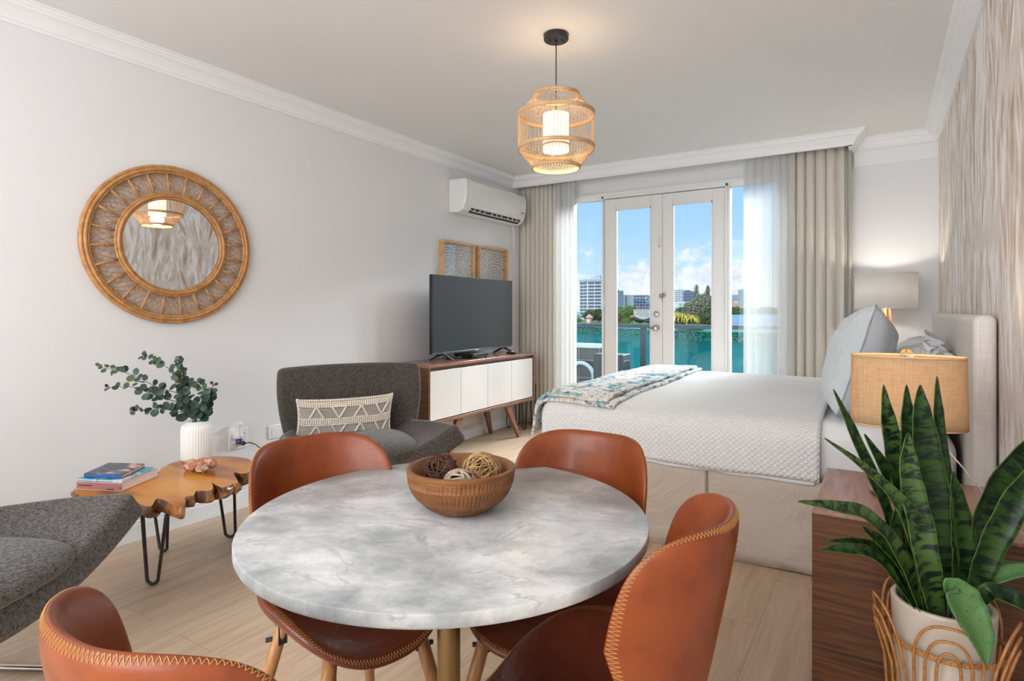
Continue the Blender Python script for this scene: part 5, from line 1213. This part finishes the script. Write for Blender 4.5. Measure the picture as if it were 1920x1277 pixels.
# trees
def folmat(nm,c1,c2): m=pmat(nm,c1,.9); setc(m,ramp(m.node_tree,noi(m,oc(m),.55,4,.7),[(.35,c1),(.65,c2)])); return m
F1=folmat('dark_foliage',(.035,.075,.022),(.09,.17,.045)); F2=folmat('olive_foliage',(.14,.17,.10),(.27,.29,.18)); F3=folmat('bright_foliage',(.10,.19,.04),(.24,.34,.08)); F4=folmat('yellow_palm',(.45,.40,.03),(.85,.72,.10)); F5=folmat('red_shrub',(.25,.03,.04),(.10,.12,.04)); TRUNK=pmat('tree_trunk',(.16,.13,.10),.9)
def tree(name,label,cat,px,w,base,top,wid,mat,n=900,lf_=None,shape='round',seed=0,grp='trees on the far bank'):
    rnd=random.Random(seed); p=atw(px,base,w); h=(base-top)/FPX*w; r=wid/FPX*w/2; z0=LZ; H=atw(px,top,w).z-z0
    t=thing(name,label,cat,(p.x,p.y,z0),group=grp)
    MB().cyl((0,0,0),(0,0,H*.6),max(.12,r*.06),max(.06,r*.03),n=8).build('trunk',TRUNK,t)
    m=MB(); s=lf_ or r*.115; n=int(n*1.9)
    for k in range(n):
        while 1:
            a=Vector((rnd.uniform(-1,1),rnd.uniform(-1,1),rnd.uniform(-1,1)))
            if a.length<=1: break
        if shape=='round':
            a=a.normalized()*(a.length**.35); q=Vector((a.x*r,a.y*r,H*.58+a.z*H*.44)); q*=1+.15*noise.noise(a*2.5+Vector((seed,0,0)))
        else:
            f=rnd.random()**.8; rr_=r*(1-f)**.55*(.5+.5*noise.noise(Vector((f*7,a.x*2,seed)))+.25); kk=rnd.uniform(.2,1.5); q=Vector((a.x*rr_*kk,a.y*rr_*kk,H*.12+f*H*.88))
        q.z=max(.3,q.z)
        d1=Vector((rnd.gauss(0,1),rnd.gauss(0,1),rnd.gauss(0,.7))).normalized(); d2=d1.orthogonal().normalized()
        if shape=='spire': d1=Vector((rnd.gauss(0,.5),rnd.gauss(0,.5),1)).normalized(); d2=d1.orthogonal().normalized()*.5
        s2=s*(.6 if shape=='spire' else 1); m.poly([q-d1*s2-d2*s2*.5,q+d2*s2*.8,q+d1*s2])
    m.build('crown',mat,t); return t
def palm(label,px,w,base,top,wid,mat,seed=0):
    rnd=random.Random(seed); p=atw(px,base,w); H=atw(px,top,w).z-LZ; r=wid/FPX*w/2
    t=thing('palm_tree',label,'palm tree',(p.x,p.y,LZ),group='palms on the far bank')
    MB().cyl((0,0,0),(0,0,H*.72),.22,.15,n=8).build('trunk',TRUNK,t)
    m=MB()
    for k in range(64):
        a=2*PI*k/64+rnd.random()*.3; el=rnd.uniform(-.2,1.3); pts=[]
        for q in range(7):
            f=q/6; pts.append(Vector((math.cos(a)*r*f*math.cos(el*.7),math.sin(a)*r*f*math.cos(el*.7),H*.72+r*f*math.sin(el)*.8-r*.75*f*f)))
        for q in range(6):
            sd=Vector((-math.sin(a),math.cos(a),0))*r*.10*(1-q/7)
            m.poly([pts[q]-sd,pts[q]+sd,pts[q+1]+sd*.7,pts[q+1]-sd*.7])
    m.build('fronds',mat,t)
k=0
for (nm,lab,cat,px,w,top,wid,mat,n,sh) in (
 ('casuarina_tree','tall feathery grey-green tree, left-leaning of the pair seen through the knobless door','tree',1306,300,534,36,F2,1100,'spire'),
 ('casuarina_tree','tallest spired grey-green tree seen through the knobless door','tree',1327,292,536,40,F2,1200,'spire'),
 ('casuarina_tree','bushy grey-green tree below the two spires on the far bank','tree',1318,285,556,50,F2,1800,'round'),
 ('casuarina_tree','grey-green tree at the edge of the knobless door pane','tree',1342,290,552,34,F2,1000,'round'),
 ('casuarina_tree','low olive tree in front of the white low building','tree',1296,295,566,34,F2,1000,'round'),
 ('broadleaf_tree','dark green tree in front of the octagonal tower','tree',1108,400,583,30,F1,900,'round'),
 ('broadleaf_tree','dark green tree beside the pink gazebo','tree',1124,390,580,26,F1,800,'round'),
 ('broadleaf_tree','small pale shrub at the foot of the octagonal tower','shrub',1086,385,597,12,F3,400,'round'),
 ('broadleaf_tree','bright green tree behind the railing post','tree',1166,350,578,26,F3,900,'round'),
 ('broadleaf_tree','bright green tree left of the notice on the glass','tree',1182,345,574,26,F3,900,'round'),
 ('conifer_tree','dark narrow tree in front of the grey block','tree',1174,420,553,14,F1,700,'spire'),
 ('broadleaf_tree','dark green tree below the notice on the glass','tree',1200,330,584,26,F1,900,'round'),
 ('broadleaf_tree','olive tree below the notice, next to the handled door stile','tree',1216,325,582,26,F2,900,'round'),
 ('broadleaf_tree','green shrub at the foot of the spired trees','shrub',1330,270,588,40,F1,900,'round'),
 ('red_shrub','dark red flowering shrub on the bank','shrub',1162,325,599,10,F5,300,'round'),
 ('broadleaf_tree','small yellow-green shrub on the bank next to the red one','shrub',1173,322,597,16,F3,500,'round'),
 ('broadleaf_tree','green shrub under the yellow palms','shrub',1275,272,594,24,F1,600,'round'),
 ('broadleaf_tree','green shrub between the yellow palms and the grey-green trees','shrub',1300,272,592,28,F3,600,'round')):
    k+=1; tree(nm,lab,cat,px,w,606,top,wid,mat,n,shape=sh,seed=k)
for (lab,px,w,top,wid,mat) in (('dark green palm above the yellow ones',1276,280,566,36,F1),('yellow-green palm, first from the notice door stile',1268,272,580,36,F4),('yellow palm in the middle of the palm row',1283,270,582,38,F4),('yellow palm nearest the spired trees',1298,268,586,32,F4),('slim dark palm beside the blue glass tower',1160,360,566,16,F1),('yellow-green palm just left of the notice',1186,330,586,12,F4)):
    k+=1; palm(lab,px,w,606,top,wid,mat,k)
m=MB(); rnd=random.Random(3)
for i in range(5200):
    px=rnd.uniform(1352,1500); w=rnd.uniform(1900,2300); p=atw(px,582,w); hh=rnd.uniform(0,30)*(.7+.3*noise.noise(Vector((px*.08,0,0)))); q=Vector((p.x,p.y,WZ+hh)); d1=Vector((rnd.gauss(0,1),rnd.gauss(0,1),rnd.gauss(0,1))).normalized()*6; d2=d1.orthogonal().normalized()*4; m.poly([q-d1,q+d2,q+d1])
tag(m.build('distant_mangrove',F1),'dark green belt of trees across the wide water','trees',kind='stuff')
# buildings
def bmat(n,c): return painted(n,c,.8,.0,.03)
BW=bmat('pale_concrete',(.62,.65,.70)); BG=bmat('grey_facade',(.42,.46,.52)); BD=bmat('dark_facade',(.12,.13,.18)); BB=bmat('blue_glass_facade',(.16,.26,.38)); BGL=pmat('tower_glass',(.10,.13,.18),.3); BP=bmat('pink_plaster',(.72,.36,.27)); BWH=bmat('white_plaster',(.78,.80,.83)); BGL2=pmat('pale_tower_glass',(.25,.30,.38),.4)
t_c=atw(1122,582,520); R_=16.5; Ht=atw(1122,524,520).z-LZ
t=thing('office_tower','white octagonal tower with dark ribbon windows seen through the side window','building',(t_c.x,t_c.y,LZ),.2)
def octa(r,z0,z1): m=MB(); m.prism([(r*math.cos(PI/4*i+PI/8),r*math.sin(PI/4*i+PI/8)) for i in range(8)],z0,z1); return m
octa(R_,0,Ht).build('body',BW,t); octa(R_+.5,Ht-2.4,Ht-.4).build('dark_crown',BG,t); octa(R_*.45,Ht,Ht+2).build('roof_plant',BG,t); MB().bx(-2,2,-2,2,Ht+2,Ht+3.6).build('roof_plant',BG,t)
win=None; fl=11; fh=(Ht-3.5)/fl
for s_ in range(8):
    a=PI/4*s_; 
    if math.cos(a+.2-math.atan2(-t_c.y,-t_c.x))<.05: continue
    ap=R_*math.cos(PI/8); ww=R_*math.sin(PI/8)*2
    for f_ in range(fl):
        for h_ in (-1,1):
            if win is None:
                win=MB().bx(-.12,.12,-ww*.21,ww*.21,0,fh*.64).build('window',BGL,t)
                o=win
            else: o=win.copy(); scene.collection.objects.link(o); o.parent=t
            y=h_*ww*.235; o.location=(math.cos(a)*ap-math.sin(a)*y,math.sin(a)*ap+math.cos(a)*y,1.6+f_*fh); o.rotation_euler=(0,0,a)
def block(name,label,px0,px1,top,base,w,mat,gl,fl,cols,dep=14,roof=None):
    a=atw(px0,582,w); b=atw(px1,582,w); W_=(b-a).length; z1=atw(px0,top,w).z; c=(a+b)/2; zb=LZ
    t=thing(name,label,'building',(c.x,c.y,zb),YAW); Hh=z1-zb
    MB().bx(-W_/2,W_/2,0,dep,0,Hh).build('body',mat,t)
    if roof: MB().bx(-W_*.2,W_*.15,dep*.3,dep*.7,Hh,Hh+roof/FPX*w).build('roof_plant',mat,t)
    fh=Hh/fl; cw=W_/cols; w0=None
    for i in range(fl):
        for j in range(cols):
            zc=(i+.2)*fh
            if zc+zb<(582-base)/FPX*w+CAMZ: continue
            if w0 is None: w0=MB().bx(-cw*.36,cw*.36,-.25,.1,0,fh*.55).build('window',gl,t); o=w0
            else: o=w0.copy(); scene.collection.objects.link(o); o.parent=t
            o.location=(-W_/2+(j+.5)*cw,0,zc)
block('glass_tower','blue glass tower through the handled door, next to its frame',1150,1169,545,600,600,BB,BGL2,14,3,roof=2)
block('apartment_block','pale grey block behind the narrow dark tree',1169,1186,553,600,760,BG,BGL2,10,4)
block('apartment_block','long grey-blue block behind the notice on the glass',1188,1222,553,590,620,BG,BGL,8,6)
block('apartment_tower','white tower nearest the door stile in the knobless door',1258,1281,543,600,640,BWH,BGL2,14,5,roof=4)
block('office_block','dark slab block beside the white tower',1281,1305,546,590,680,BD,BB,9,5,roof=2)
block('low_building','small white low building behind the grey-green trees',1272,1296,566,600,420,BWH,BG,4,3)
block('apartment_tower','grey high tower across the wide water',1386,1404,543,575,2600,BG,BGL2,16,4,roof=2)
block('apartment_tower','lower grey block across the wide water',1370,1385,553,575,2800,BG,BGL2,12,4)
block('low_building','distant roof with a red band between the two far blocks',1376,1384,564,572,2500,BP,BWH,4,2)
pz=atw(1105,606,335); t=thing('gazebo','small pink garden tower with a pointed roof on the bank','gazebo',(pz.x,pz.y,LZ))
MB().bx(-1.3,1.3,-1.3,1.3,0,3.9).build('body',BP,t); MB().cyl((0,0,3.9),(0,0,5.9),2.6,.2,n=4).build('roof',BP,t); MB().bx(-.5,.5,-1.4,-1.2,1.5,3.2).build('window',BWH,t)
# lettering becomes plain mesh
bpy.context.view_layer.update()
dg=bpy.context.evaluated_depsgraph_get()
for o in [o for o in scene.objects if o.type=='FONT']:
    me=bpy.data.meshes.new_from_object(o.evaluated_get(dg)); n=o.name; o.name='old_text'
    q=bpy.data.objects.new(n.split('.')[0],me); scene.collection.objects.link(q); q.parent=o.parent; q.matrix_basis=o.matrix_basis
    if not me.materials: me.materials.append(o.data.materials[0])
    bpy.data.objects.remove(o)
